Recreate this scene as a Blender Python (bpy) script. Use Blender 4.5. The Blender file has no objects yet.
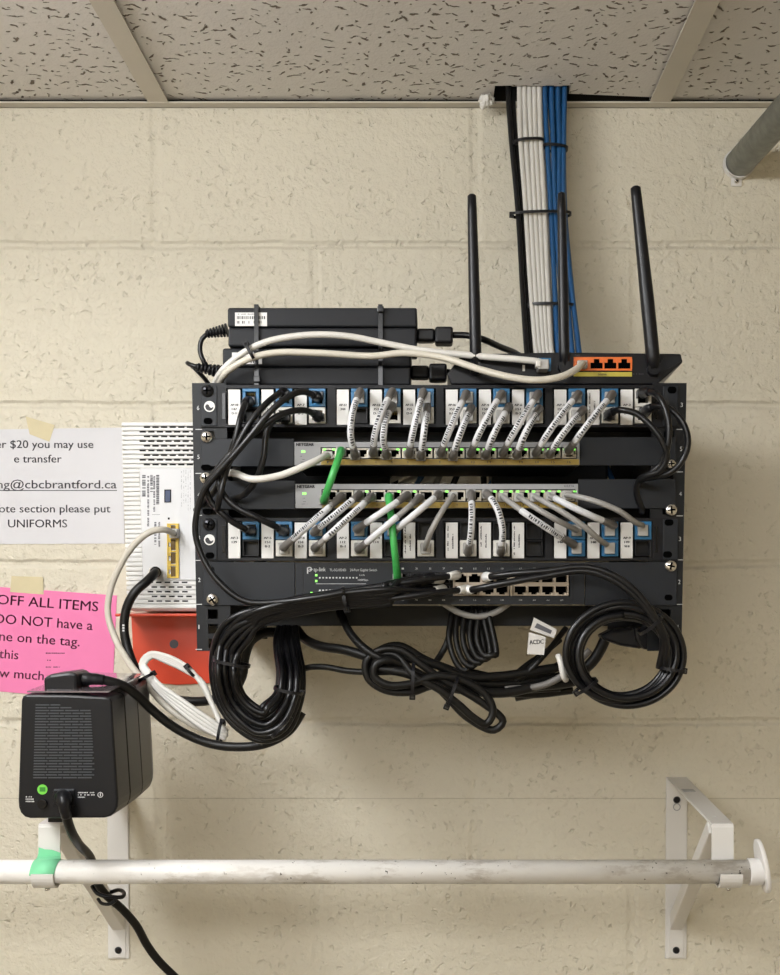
import bpy, math, random
from mathutils import Vector, Matrix
random.seed(7)
C = bpy.context.scene.collection

# ------------------------------------------------------------------ camera
F, DW, TH = 1200.0, 1.5, math.radians(1.5)
PPX, PPY, CZ = 430.0, 621.4, 1.78
CAM = Vector((0, -DW, CZ))
FWD = Vector((0, math.cos(TH), -math.sin(TH)))
UP = Vector((0, math.sin(TH), math.cos(TH)))

def W(px, py, d):
    """world point that stands d metres in front of the block wall"""
    r = FWD + Vector((1, 0, 0)) * ((px - PPX) / F) - UP * ((py - PPY) / F)
    t = (DW - d) / r.y
    return CAM + r * t

cd = bpy.data.cameras.new('camera'); cam = bpy.data.objects.new('camera', cd); C.objects.link(cam)
cd.sensor_fit = 'AUTO'; cd.sensor_width = 36.0; cd.lens = F / 975.0 * 36.0
cd.shift_x = -(PPX - 390.0) / 975.0; cd.shift_y = (PPY - 487.5) / 975.0
cam.location = CAM; cam.rotation_euler = (math.pi / 2 - TH, 0, 0)
cd.clip_start = .02
bpy.context.scene.camera = cam

# ------------------------------------------------------------------ materials
def nodemat(name):
    m = bpy.data.materials.new(name); m.use_nodes = True
    return m, m.node_tree, m.node_tree.nodes['Principled BSDF']

def mat(name, col, rough=.5, metal=0.0, bump=0, bscale=300, var=0, vscale=30, coat=0, emit=0, trans=0, spec=None, alpha=1):
    m, nt, b = nodemat(name)
    b.inputs['Base Color'].default_value = (*col, 1)
    b.inputs['Roughness'].default_value = rough
    b.inputs['Metallic'].default_value = metal
    if spec is not None: b.inputs['Specular IOR Level'].default_value = spec
    if coat: b.inputs['Coat Weight'].default_value = coat; b.inputs['Coat Roughness'].default_value = .12
    if trans: b.inputs['Transmission Weight'].default_value = trans
    if emit:
        b.inputs['Emission Color'].default_value = (*col, 1); b.inputs['Emission Strength'].default_value = emit
    if alpha < 1: b.inputs['Alpha'].default_value = alpha
    tc = nt.nodes.new('ShaderNodeTexCoord')
    if bump:
        n = nt.nodes.new('ShaderNodeTexNoise'); n.inputs['Scale'].default_value = bscale; n.inputs['Detail'].default_value = 3
        bp = nt.nodes.new('ShaderNodeBump'); bp.inputs['Strength'].default_value = 1; bp.inputs['Distance'].default_value = bump
        nt.links.new(tc.outputs['Object'], n.inputs['Vector']); nt.links.new(n.outputs['Fac'], bp.inputs['Height'])
        nt.links.new(bp.outputs['Normal'], b.inputs['Normal'])
    if var:
        n = nt.nodes.new('ShaderNodeTexNoise'); n.inputs['Scale'].default_value = vscale; n.inputs['Detail'].default_value = 4
        mx = nt.nodes.new('ShaderNodeMix'); mx.data_type = 'RGBA'
        mx.inputs['A'].default_value = (*[c * (1 - var) for c in col], 1); mx.inputs['B'].default_value = (*[min(1, c * (1 + var)) for c in col], 1)
        nt.links.new(tc.outputs['Object'], n.inputs['Vector']); nt.links.new(n.outputs['Fac'], mx.inputs['Factor'])
        nt.links.new(mx.outputs['Result'], b.inputs['Base Color'])
    return m

class NB:
    """small maths-node builder"""
    def __init__(s, nt): s.nt = nt
    def m(s, op, a, b=None, c=None):
        n = s.nt.nodes.new('ShaderNodeMath'); n.operation = op
        for i, v in enumerate((a, b, c)):
            if v is None: continue
            if isinstance(v, (int, float)): n.inputs[i].default_value = v
            else: s.nt.links.new(v, n.inputs[i])
        return n.outputs[0]
    def ramp(s, v, lo, hi, a=0.0, b=1.0):
        n = s.nt.nodes.new('ShaderNodeMapRange'); n.interpolation_type = 'SMOOTHSTEP'
        s.nt.links.new(v, n.inputs['Value'])
        for k, x in (('From Min', lo), ('From Max', hi), ('To Min', a), ('To Max', b)): n.inputs[k].default_value = x
        return n.outputs['Result']
    def noise(s, vec, scale, detail=3, rough=.5):
        n = s.nt.nodes.new('ShaderNodeTexNoise'); n.inputs['Scale'].default_value = scale; n.inputs['Detail'].default_value = detail
        n.inputs['Roughness'].default_value = rough
        s.nt.links.new(vec, n.inputs['Vector']); return n.outputs['Fac']
    def mix(s, f, a, b):
        n = s.nt.nodes.new('ShaderNodeMix'); n.data_type = 'RGBA'
        if isinstance(f, (int, float)): n.inputs['Factor'].default_value = f
        else: s.nt.links.new(f, n.inputs['Factor'])
        for k, v in (('A', a), ('B', b)):
            if isinstance(v, tuple): n.inputs[k].default_value = (*v, 1)
            else: s.nt.links.new(v, n.inputs[k])
        return n.outputs['Result']

Z564 = W(475, 564, 0).z
X475 = W(475, 564, 0).x
ZC = W(430, 108, 0).z          # underside of the wall angle

def block_wall_material():
    m, nt, b = nodemat('painted_concrete_block'); q = NB(nt)
    tc = nt.nodes.new('ShaderNodeTexCoord'); P = tc.outputs['Object']
    # wobble so joints are not ruler straight
    wob = nt.nodes.new('ShaderNodeTexNoise'); wob.inputs['Scale'].default_value = 14; wob.inputs['Detail'].default_value = 2
    nt.links.new(P, wob.inputs['Vector'])
    w = q.m('MULTIPLY', q.m('SUBTRACT', wob.outputs['Fac'], .5), .007)
    sp = nt.nodes.new('ShaderNodeSeparateXYZ'); nt.links.new(P, sp.inputs[0])
    x, z = sp.outputs['X'], q.m('SUBTRACT', q.m('ADD', sp.outputs['Z'], w), Z564)
    zr = q.m('DIVIDE', z, .1975)
    dz = q.m('MULTIPLY', q.m('ABSOLUTE', q.m('SUBTRACT', q.m('FRACT', q.m('ADD', zr, .5)), .5)), .1975)
    row = q.m('FLOOR', zr)
    odd = q.m('ABSOLUTE', q.m('MODULO', row, 2))
    xs = q.m('ADD', q.m('SUBTRACT', q.m('ADD', x, w), X475), q.m('MULTIPLY', odd, .198))
    dx = q.m('MULTIPLY', q.m('ABSOLUTE', q.m('SUBTRACT', q.m('FRACT', q.m('ADD', q.m('DIVIDE', xs, .396), .5)), .5)), .396)
    jh = q.ramp(dz, .001, .0065)
    jv = q.ramp(dx, .002, .009, .55, 1.0)
    j = q.m('MULTIPLY', jh, jv)
    # fine seam line left by the paint below the rack
    seam = q.ramp(q.m('ABSOLUTE', q.m('SUBTRACT', sp.outputs['Z'], W(430, 798.5, 0).z)), .0002, .0009)
    n1 = q.noise(P, 70, 5, .6)
    n2 = q.noise(P, 14, 3)
    pit = nt.nodes.new('ShaderNodeTexVoronoi'); pit.inputs['Scale'].default_value = 75
    mp = nt.nodes.new('ShaderNodeMapping'); mp.inputs['Rotation'].default_value = (0, .6, 0); mp.inputs['Scale'].default_value = (1.3, 1, 1.1)
    dn = nt.nodes.new('ShaderNodeTexNoise'); dn.inputs['Scale'].default_value = 60
    nt.links.new(P, dn.inputs['Vector'])
    va = nt.nodes.new('ShaderNodeVectorMath'); va.operation = 'MULTIPLY_ADD'
    nt.links.new(dn.outputs['Color'], va.inputs[0]); va.inputs[1].default_value = (.012,) * 3; nt.links.new(P, va.inputs[2])
    nt.links.new(va.outputs[0], mp.inputs['Vector']); nt.links.new(mp.outputs[0], pit.inputs['Vector'])
    sc = nt.nodes.new('ShaderNodeSeparateColor'); nt.links.new(pit.outputs['Color'], sc.inputs[0])
    has = q.ramp(sc.outputs[0], .60, .66)                                   # only some cells hold a pit
    area = q.ramp(n2, .42, .6)
    depth = q.m('MULTIPLY', q.m('MULTIPLY', has, area), q.ramp(pit.outputs['Distance'], .10, .30, 1.0, 0.0))
    soft = q.m('MULTIPLY', q.ramp(n1, .40, .62), .9)
    n4 = q.noise(va.outputs[0], 125, 1.5, .5)
    worm = q.m('MULTIPLY', q.ramp(n4, .27, .38, 1.0, 0.0), q.ramp(n2, .34, .55, .2, 1.0))
    peel = q.noise(va.outputs[0], 190, 2, .5)
    h = q.m('ADD', q.m('MULTIPLY', j, 1.7), q.m('MULTIPLY', soft, .50))
    h = q.m('ADD', q.m('SUBTRACT', h, q.m('MULTIPLY', worm, .85)), q.m('MULTIPLY', q.m('MULTIPLY', peel, q.ramp(n2, .36, .6, .3, 1.0)), .7))
    h = q.m('SUBTRACT', h, q.m('MULTIPLY', depth, .35))
    h = q.m('ADD', h, q.m('MULTIPLY', seam, .35))
    h = q.m('ADD', h, q.m('MULTIPLY', q.noise(P, 9, 2), 1.2))
    bp = nt.nodes.new('ShaderNodeBump'); bp.inputs['Distance'].default_value = .0017; bp.inputs['Strength'].default_value = .9
    nt.links.new(h, bp.inputs['Height']); nt.links.new(bp.outputs['Normal'], b.inputs['Normal'])
    base = q.mix(q.noise(P, 5, 4), (.64, .595, .485), (.71, .66, .54))
    base = q.mix(q.ramp(seam, 0, 1, .45, 0), base, (.36, .31, .23))
    base = q.mix(q.m('MULTIPLY', worm, .05), base, (.42, .36, .27))
    nt.links.new(base, b.inputs['Base Color'])
    b.inputs['Roughness'].default_value = .55; b.inputs['Specular IOR Level'].default_value = .3
    return m

def tile_material():
    m, nt, b = nodemat('fissured_ceiling_tile'); q = NB(nt)
    tc = nt.nodes.new('ShaderNodeTexCoord'); P = tc.outputs['Object']
    dn = nt.nodes.new('ShaderNodeTexNoise'); dn.inputs['Scale'].default_value = 130; dn.inputs['Detail'].default_value = 2
    nt.links.new(P, dn.inputs['Vector'])
    va = nt.nodes.new('ShaderNodeVectorMath'); va.operation = 'MULTIPLY_ADD'
    nt.links.new(dn.outputs['Color'], va.inputs[0]); va.inputs[1].default_value = (.009,) * 3; nt.links.new(P, va.inputs[2])
    mp = nt.nodes.new('ShaderNodeMapping'); mp.inputs['Scale'].default_value = (1.0, 1.0, 0.0); nt.links.new(va.outputs[0], mp.inputs['Vector'])
    total = None
    for sc_, off, thr in ((43, 0, .26), (75, 3.3, .62)):
        mo = nt.nodes.new('ShaderNodeMapping'); mo.inputs['Location'].default_value = (off, off * .7, 0); nt.links.new(mp.outputs[0], mo.inputs['Vector'])
        v = nt.nodes.new('ShaderNodeTexVoronoi'); v.inputs['Scale'].default_value = sc_; v.inputs['Randomness'].default_value = .9
        nt.links.new(mo.outputs[0], v.inputs['Vector'])
        sub = nt.nodes.new('ShaderNodeVectorMath'); sub.operation = 'SUBTRACT'
        nt.links.new(mo.outputs[0], sub.inputs[0]); nt.links.new(v.outputs['Position'], sub.inputs[1])
        cs = nt.nodes.new('ShaderNodeSeparateColor'); nt.links.new(v.outputs['Color'], cs.inputs[0])
        rot = nt.nodes.new('ShaderNodeVectorRotate'); rot.rotation_type = 'Z_AXIS'
        nt.links.new(sub.outputs[0], rot.inputs['Vector']); nt.links.new(q.m('MULTIPLY', q.m('SUBTRACT', cs.outputs[0], .5), 2.6), rot.inputs['Angle'])
        s3 = nt.nodes.new('ShaderNodeSeparateXYZ'); nt.links.new(rot.outputs[0], s3.inputs[0])
        ln = q.m('MULTIPLY', q.ramp(cs.outputs[1], 0, 1, .25, 1.0), .0062 * 54 / sc_)
        e = q.m('ADD', q.m('POWER', q.m('DIVIDE', s3.outputs['X'], ln), 2), q.m('POWER', q.m('DIVIDE', s3.outputs['Y'], .00135 * (50 / sc_) ** .5), 2))
        hole = q.m('MULTIPLY', q.ramp(e, .45, 1.3, 1, 0), q.ramp(cs.outputs[2], thr, thr + .03))
        total = hole if total is None else q.m('MAXIMUM', total, hole)
    h = q.m('SUBTRACT', q.m('MULTIPLY', q.noise(P, 260, 3, .7), .22), total)
    h = q.m('ADD', h, q.m('MULTIPLY', q.noise(P, 40, 2), .25))
    bp = nt.nodes.new('ShaderNodeBump'); bp.inputs['Distance'].default_value = .0040; bp.inputs['Strength'].default_value = 1
    nt.links.new(h, bp.inputs['Height']); nt.links.new(bp.outputs['Normal'], b.inputs['Normal'])
    base = q.mix(q.ramp(total, .3, 1.0), (.78, .755, .73), (.20, .165, .135))
    nt.links.new(base, b.inputs['Base Color']); b.inputs['Roughness'].default_value = .9; b.inputs['Specular IOR Level'].default_value = .1
    return m

def rod_material():
    m, nt, b = nodemat('chipped_white_rod'); q = NB(nt)
    tc = nt.nodes.new('ShaderNodeTexCoord'); P = tc.outputs['Object']
    mp = nt.nodes.new('ShaderNodeMapping'); mp.inputs['Scale'].default_value = (.35, 1, 1); nt.links.new(P, mp.inputs['Vector'])
    a = q.ramp(q.noise(mp.outputs[0], 60, 6, .7), .47, .62)
    big = q.ramp(q.noise(P, 6, 2), .38, .56)
    chips = q.ramp(q.noise(P, 190, 3, .6), .66, .69)
    wear = q.m('MULTIPLY', q.m('MULTIPLY', a, big), .55)
    base = q.mix(wear, (.78, .76, .73), (.36, .31, .25))
    base = q.mix(q.m('MULTIPLY', chips, big), base, (.06, .05, .045))
    nt.links.new(base, b.inputs['Base Color']); b.inputs['Roughness'].default_value = .35
    return m

def galv_material():
    m, nt, b = nodemat('dull_galvanised_steel'); q = NB(nt)
    tc = nt.nodes.new('ShaderNodeTexCoord'); P = tc.outputs['Object']
    base = q.mix(q.noise(P, 55, 5, .65), (.20, .21, .19), (.36, .37, .34))
    nt.links.new(base, b.inputs['Base Color']); b.inputs['Metallic'].default_value = .65
    nt.links.new(q.ramp(q.noise(P, 90, 3), .3, .7, .45, .65), b.inputs['Roughness'])
    return m

M = dict(
    wall=block_wall_material(), tile=tile_material(), rod=rod_material(), galv=galv_material(),
    tbar=mat('painted_ceiling_grid', (.60, .555, .48), .45, var=.05),
    plain=mat('cream_wall_paint', (.62, .55, .41), .6, bump=.0006, bscale=60),
    floor=mat('grey_floor_tile', (.26, .215, .16), .45, var=.15, vscale=8),
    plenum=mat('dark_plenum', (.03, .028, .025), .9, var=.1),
    rack=mat('black_powder_coat', (.008, .009, .011), .42, spec=.28, bump=.00006, bscale=1800),
    chassis=mat('charcoal_enamel', (.014, .016, .020), .45, spec=.28, bump=.00004, bscale=1500),
    panel=mat('patch_panel_black', (.006, .006, .008), .40, spec=.25, bump=.00004, bscale=1500),
    bplast=mat('black_plastic', (.007, .007, .009), .34, spec=.32, bump=.00004, bscale=1600),
    bgloss=mat('glossy_black_plastic', (.005, .005, .006), .2, spec=.35),
    bmatte=mat('matte_black_plastic', (.011, .012, .015), .5, spec=.28, bump=.00005, bscale=1600),
    hole=mat('dark_socket_cavity', (.002, .002, .002), .9, spec=0, var=.1),
    bcable=mat('black_cable_jacket', (.005, .005, .006), .30, spec=.38, var=.25, vscale=60),
    dcable=mat('dull_black_cable_jacket', (.007, .0065, .006), .42, spec=.3, var=.25, vscale=60),
    wcable=mat('white_cable_jacket', (.63, .61, .57), .38, var=.06, vscale=40),
    icable=mat('ivory_cable_jacket', (.58, .54, .46), .40, var=.06, vscale=40),
    bluecable=mat('blue_cable_jacket', (.012, .078, .21), .34, var=.12, vscale=40),
    gcable=mat('grey_cable_jacket', (.30, .29, .275), .42, var=.08, vscale=60),
    boot=mat('dark_grey_boot_rubber', (.145, .135, .125), .5, var=.08, vscale=100),
    green=mat('green_cable_jacket', (.05, .36, .08), .36, var=.08, vscale=60),
    sleeve=mat('white_wrap_label', (.62, .625, .64), .35, var=.03),
    clear=mat('cloudy_clear_plastic', (.44, .43, .41), .18, var=.08, vscale=200),
    ink=mat('black_print', (.03, .03, .035), .6, var=.1),
    greyink=mat('grey_print', (.10, .10, .115), .6, var=.1),
    pinkink=mat('plum_print', (.17, .035, .09), .6, var=.1),
    whiteink=mat('white_print', (.62, .62, .62), .5, var=.05),
    label=mat('white_label_card', (.76, .75, .73), .45, var=.03),
    whitejack=mat('white_jack_plastic', (.68, .66, .61), .4, var=.04),
    bluejack=mat('blue_jack_plastic', (.018, .14, .30), .35, var=.06),
    silver=mat('grey_switch_faceplate', (.33, .33, .34), .4, var=.04),
    shield=mat('nickel_port_shield', (.50, .46, .38), .35, metal=.6, var=.08, vscale=200),
    beige=mat('beige_port_shield', (.42, .35, .27), .45, var=.06, vscale=200),
    yellow=mat('mustard_strip', (.35, .24, .035), .45, var=.05),
    led=mat('green_indicator', (.25, 1.0, .12), .3, emit=1.3),
    steel=mat('bright_steel', (.75, .73, .70), .22, metal=1.0),
    dsteel=mat('dark_screw_steel', (.02, .02, .024), .3, metal=.6),
    modem=mat('white_modem_plastic', (.78, .77, .75), .4, bump=.00004, bscale=900),
    modemlabel=mat('pale_modem_label', (.72, .72, .73), .4, var=.02),
    slot=mat('shadowy_vent_slot', (.03, .03, .03), .8, spec=.1, var=.1),
    usb=mat('blue_usb_tongue', (.015, .035, .11), .4, var=.05),
    portyellow=mat('yellow_port_plastic', (.70, .48, .05), .4, var=.05),
    portorange=mat('orange_port_plastic', (.78, .17, .03), .4, var=.05),
    routeryellow=mat('olive_yellow_strip', (.50, .42, .06), .45, var=.04),
    orange=mat('orange_red_plastic', (.66, .06, .02), .32, var=.08, vscale=12, coat=.3),
    paper=mat('white_notice_paper', (.66, .655, .68), .7, bump=.0002, bscale=30),
    pink=mat('pink_notice_paper', (.82, .21, .43), .7, bump=.0003, bscale=20),
    tape=mat('masking_tape', (.62, .54, .34), .6, var=.08, vscale=60),
    gtape=mat('green_painter_tape', (.20, .62, .34), .6, var=.08, vscale=60, bump=.0004, bscale=150),
    wmetal=mat('white_enamelled_steel', (.70, .68, .65), .38, bump=.00006, bscale=400),
    wplast=mat('white_plastic', (.74, .72, .70), .4, var=.03),
    foam=mat('white_expanding_foam', (.72, .70, .66), .8, bump=.0015, bscale=200),
    grille=mat('grey_vent_slit', (.055, .06, .068), .5, var=.05),
    greendot=mat('green_sticker', (.16, .58, .06), .5, var=.05),
    film=mat('glossy_clear_film', (.16, .13, .14), .07, coat=1),
    lens=mat('lamp_diffuser', (1.0, .93, .80), .5, emit=1.0),
    tag=mat('paper_tag', (.62, .60, .57), .6, var=.05),
)

# ------------------------------------------------------------------ mesh building
class MB:
    def __init__(s): s.v = []; s.f = []; s.s = []
    def add(s, vs, fs, smooth=False):
        o = len(s.v); s.v += [Vector(v) for v in vs]
        for f in fs: s.f.append(tuple(i + o for i in f)); s.s.append(smooth)
        return s
    def box(s, x0, x1, y0, y1, z0, z1):
        return s.hexa([(x0, y0, z0), (x1, y0, z0), (x1, y0, z1), (x0, y0, z1)], [(x0, y1, z0), (x1, y1, z0), (x1, y1, z1), (x0, y1, z1)])
    def hexa(s, a, b):
        return s.add(list(a) + list(b), [(0, 1, 2, 3), (7, 6, 5, 4), (0, 4, 5, 1), (1, 5, 6, 2), (2, 6, 7, 3), (3, 7, 4, 0)])
    def pb(s, px0, py0, px1, py1, d0, d1):
        """box whose front face covers a pixel rectangle at distance d1 from the wall, running back to d0"""
        cx, cy = (px0 + px1) / 2, (py0 + py1) / 2
        x0, x1 = W(px0, cy, d1).x, W(px1, cy, d1).x; z0, z1 = W(cx, py1, d1).z, W(cx, py0, d1).z
        return s.box(x0, x1, -d1, -d0, z0, z1)
    def prism(s, pts, d0, d1):
        """front outline of pixels at d1, extruded straight back to d0"""
        fr = [W(x, y, d1) for x, y in pts]; n = len(fr)
        bk = [Vector((p.x, -d0, p.z)) for p in fr]
        fs = [tuple(range(n)), tuple(range(2 * n - 1, n - 1, -1))] + [(i, i + n, (i + 1) % n + n, (i + 1) % n) for i in range(n)]
        return s.add(fr + bk, fs)
    def ring(s, px0, py0, px1, py1, w, d0, d1):
        s.pb(px0, py0, px1, py0 + w, d0, d1); s.pb(px0, py1 - w, px1, py1, d0, d1)
        s.pb(px0, py0 + w, px0 + w, py1 - w, d0, d1); return s.pb(px1 - w, py0 + w, px1, py1 - w, d0, d1)
    def tube(s, pts, r, n=10, cap=True, closed=False, flat=1.0, up=None):
        pts = [Vector(p) for p in pts]
        if not closed:
            q = [pts[0]]
            for p in pts[1:]:
                if (p - q[-1]).length > 1e-6: q.append(p)
            pts = q
        N = len(pts); rs = r if isinstance(r, (list, tuple)) else [r] * N
        if len(rs) != N: rs = [rs[min(len(rs) - 1, int(i * len(rs) / N))] for i in range(N)]
        vs, fs = [], []; prev = None
        for i, p in enumerate(pts):
            if closed: t = pts[(i + 1) % N] - pts[i - 1]
            else: t = pts[min(i + 1, N - 1)] - pts[max(i - 1, 0)]
            t = t.normalized() if t.length > 1e-9 else Vector((0, 0, 1))
            if prev is None:
                a = Vector(up) if up else (Vector((0, 1, 0)) if abs(t.y) < .9 else Vector((1, 0, 0)))
            else: a = prev
            if up: a = Vector(up)
            a = (a - t * a.dot(t)); a = a.normalized() if a.length > 1e-6 else Vector((1, 0, 0))
            b = t.cross(a); prev = a
            for k in range(n):
                g = 2 * math.pi * k / n
                vs.append(p + a * (math.cos(g) * rs[i] * flat) + b * (math.sin(g) * rs[i]))
        m = N if closed else N - 1
        for i in range(m):
            for k in range(n):
                j = (i + 1) % N
                fs.append((i * n + k, i * n + (k + 1) % n, j * n + (k + 1) % n, j * n + k))
        s.add(vs, fs, True)
        if cap and not closed:
            o = len(s.v) - len(vs)
            s.f.append(tuple(o + k for k in range(n - 1, -1, -1))); s.s.append(False)
            s.f.append(tuple(o + (N - 1) * n + k for k in range(n))); s.s.append(False)
        return s
    def cyl(s, a, b, r, n=24): 
        a, b = Vector(a), Vector(b); t = (b - a).normalized()
        u = Vector((0, 0, 1)) if abs(t.z) < .9 else Vector((1, 0, 0))
        u = (u - t * u.dot(t)).normalized(); w = t.cross(u)
        vs = [p + u * math.cos(2 * math.pi * k / n) * rr + w * math.sin(2 * math.pi * k / n) * rr for p, rr in ((a, r if not isinstance(r, tuple) else r[0]), (b, r if not isinstance(r, tuple) else r[1])) for k in range(n)]
        o = len(s.v)
        s.add(vs, [(k, (k + 1) % n, n + (k + 1) % n, n + k) for k in range(n)], True)
        s.f += [tuple(o + k for k in range(n - 1, -1, -1)), tuple(o + n + k for k in range(n))]; s.s += [False, False]
        return s

def obj(name, mb, m, parent=None, bevel=0, seg=2, origin=None):
    me = bpy.data.meshes.new(name)
    root = parent
    while root is not None and root.parent is not None: root = root.parent
    if root is not None: org = Vector(root['_org'])
    elif origin is not None: org = Vector(origin)
    else:
        xs = [v.x for v in mb.v]; ys = [v.y for v in mb.v]; zs = [v.z for v in mb.v]
        org = Vector(((min(xs) + max(xs)) / 2, (min(ys) + max(ys)) / 2, min(zs)))
    me.from_pydata([v - org for v in mb.v], [], mb.f)
    me.polygons.foreach_set('use_smooth', mb.s)
    me.materials.append(M[m] if isinstance(m, str) else m)
    me.validate(); me.update()
    import bmesh
    bm = bmesh.new(); bm.from_mesh(me); bmesh.ops.recalc_face_normals(bm, faces=bm.faces); bm.to_mesh(me); bm.free()
    o = bpy.data.objects.new(name, me); C.objects.link(o)
    if parent is not None: o.parent = parent
    else: o.location = org; o['_org'] = list(org)
    if bevel:
        b = o.modifiers.new('edge', 'BEVEL'); b.width = bevel; b.segments = seg; b.limit_method = 'ANGLE'; b.angle_limit = .9
        b.harden_normals = False
    return o

def thing(name, label, cat, org, group=None):
    o = bpy.data.objects.new(name, None); C.objects.link(o); o.empty_display_size = .02
    o.location = org; o['_org'] = list(org); o['label'] = label; o['category'] = cat
    if group: o['group'] = group
    return o
def tag(o, label, cat, group=None):
    o['label'] = label; o['category'] = cat
    if group: o['group'] = group
    return o
def struct(name, mb, m, origin=(0, 0, 0), **k):
    o = obj(name, mb, m, origin=origin, **k); o['kind'] = 'structure'; return o

_tc = {}
def text_mesh(st):
    if st not in _tc:
        cu = bpy.data.curves.new('t', 'FONT'); cu.body = st; cu.resolution_u = 3
        o = bpy.data.objects.new('t', cu); C.objects.link(o)
        dg = bpy.context.evaluated_depsgraph_get(); dg.update()
        me = bpy.data.meshes.new_from_object(o.evaluated_get(dg))
        vs = [v.co.copy() for v in me.vertices]; fs = [tuple(p.vertices) for p in me.polygons]
        bpy.data.objects.remove(o); bpy.data.curves.remove(cu); bpy.data.meshes.remove(me)
        _tc[st] = (vs, fs)
    return _tc[st]
CAPH = None
def text(mb, st, px0, px1, base, cap, d, rot=0, bold=0):
    """lettering: spans px0..px1, baseline at pixel row `base`, capital height cap pixels, d from the wall. rot in degrees clockwise"""
    global CAPH
    if CAPH is None: CAPH = max(v.y for v in text_mesh('H')[0])
    vs, fs = text_mesh(st)
    if not vs: return
    xm = min(v.x for v in vs); wd = max(v.x for v in vs) - xm
    o = W(px0, base, d); sc = (W(px0 + 1, base, d) - o).x
    sx = (px1 - px0) * sc / wd; sz = cap * sc / CAPH; a = -math.radians(rot)
    def put(dx, dz):
        out = []
        for v in vs:
            x, z = (v.x - xm) * sx + dx, v.y * sz + dz
            out.append(Vector((o.x + x * math.cos(a) - z * math.sin(a), -d, o.z + x * math.sin(a) + z * math.cos(a))))
        mb.add(out, fs)
    put(0, 0)
    if bold: put(bold * sc, 0)
def scribble(mb, px0, py0, px1, py1, rows, d, vertical=False, fill=.55, rnd=None):
    """rows of print too small to read: tiny dashes of ink"""
    rnd = rnd or random
    for r in range(rows):
        if vertical:
            w = (px1 - px0) / rows; xa = px0 + r * w; y = py0; end = py1 - rnd.random() * (py1 - py0) * .3
            while y < end:
                l = rnd.uniform(.5, 1.4)
                if rnd.random() < .85: mb.pb(xa + w * (1 - fill) * rnd.random() * .6, y, xa + w * fill, y + l, d - .0001, d)
                y += l + rnd.uniform(.25, .5)
        else:
            h = (py1 - py0) / rows; ya = py0 + r * h; x = px0; end = px1 - rnd.random() * (px1 - px0) * .3
            while x < end:
                l = rnd.uniform(.5, 1.3)
                if rnd.random() < .85: mb.pb(x, ya + h * (1 - fill) * rnd.random() * .6, min(x + l, px1), ya + h * fill, d - .0001, d)
                x += l + rnd.uniform(.25, .5)

def spline(pts, step=.004):
    """smooth curve through pixel points (px, py, d)"""
    P = [W(*p) if not isinstance(p, Vector) else p for p in pts]
    P = [P[0] + (P[0] - P[1]) * .5] + P + [P[-1] + (P[-1] - P[-2]) * .5]
    out = []
    for i in range(1, len(P) - 2):
        a, b, c, e = P[i - 1:i + 3]
        # centripetal parameters
        t0 = 0; t1 = t0 + max((b - a).length, 1e-6) ** .5; t2 = t1 + max((c - b).length, 1e-6) ** .5; t3 = t2 + max((e - c).length, 1e-6) ** .5
        n = max(2, int((c - b).length / step))
        for k in range(n):
            t = t1 + (t2 - t1) * k / n
            A1 = a * ((t1 - t) / (t1 - t0)) + b * ((t - t0) / (t1 - t0)); A2 = b * ((t2 - t) / (t2 - t1)) + c * ((t - t1) / (t2 - t1)); A3 = c * ((t3 - t) / (t3 - t2)) + e * ((t - t2) / (t3 - t2))
            B1 = A1 * ((t2 - t) / (t2 - t0)) + A2 * ((t - t0) / (t2 - t0)); B2 = A2 * ((t3 - t) / (t3 - t1)) + A3 * ((t - t1) / (t3 - t1))
            out.append(B1 * ((t2 - t) / (t2 - t1)) + B2 * ((t - t1) / (t2 - t1)))
    out.append(P[-2]); return out

def cut(path, a, b):
    """piece of a polyline between two arc lengths (metres; negative counts from the end)"""
    L = [0]
    for i in range(1, len(path)): L.append(L[-1] + (path[i] - path[i - 1]).length)
    T = L[-1]; a = a if a >= 0 else T + a; b = b if b > 0 else T + b
    def at(s):
        s = min(max(s, 0), T)
        for i in range(1, len(path)):
            if L[i] >= s:
                k = (s - L[i - 1]) / max(L[i] - L[i - 1], 1e-9); return path[i - 1].lerp(path[i], k)
        return path[-1]
    n = max(3, int((b - a) / .0025)); return [at(a + (b - a) * k / n) for k in range(n + 1)]
def length(path): return sum((path[i] - path[i - 1]).length for i in range(1, len(path)))

def cable(name, label, cat, pts, r, m, group=None, n=10, step=.004):
    return tag(obj(name, MB().tube(spline(pts, step), r, n), m), label, cat, group)

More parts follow.
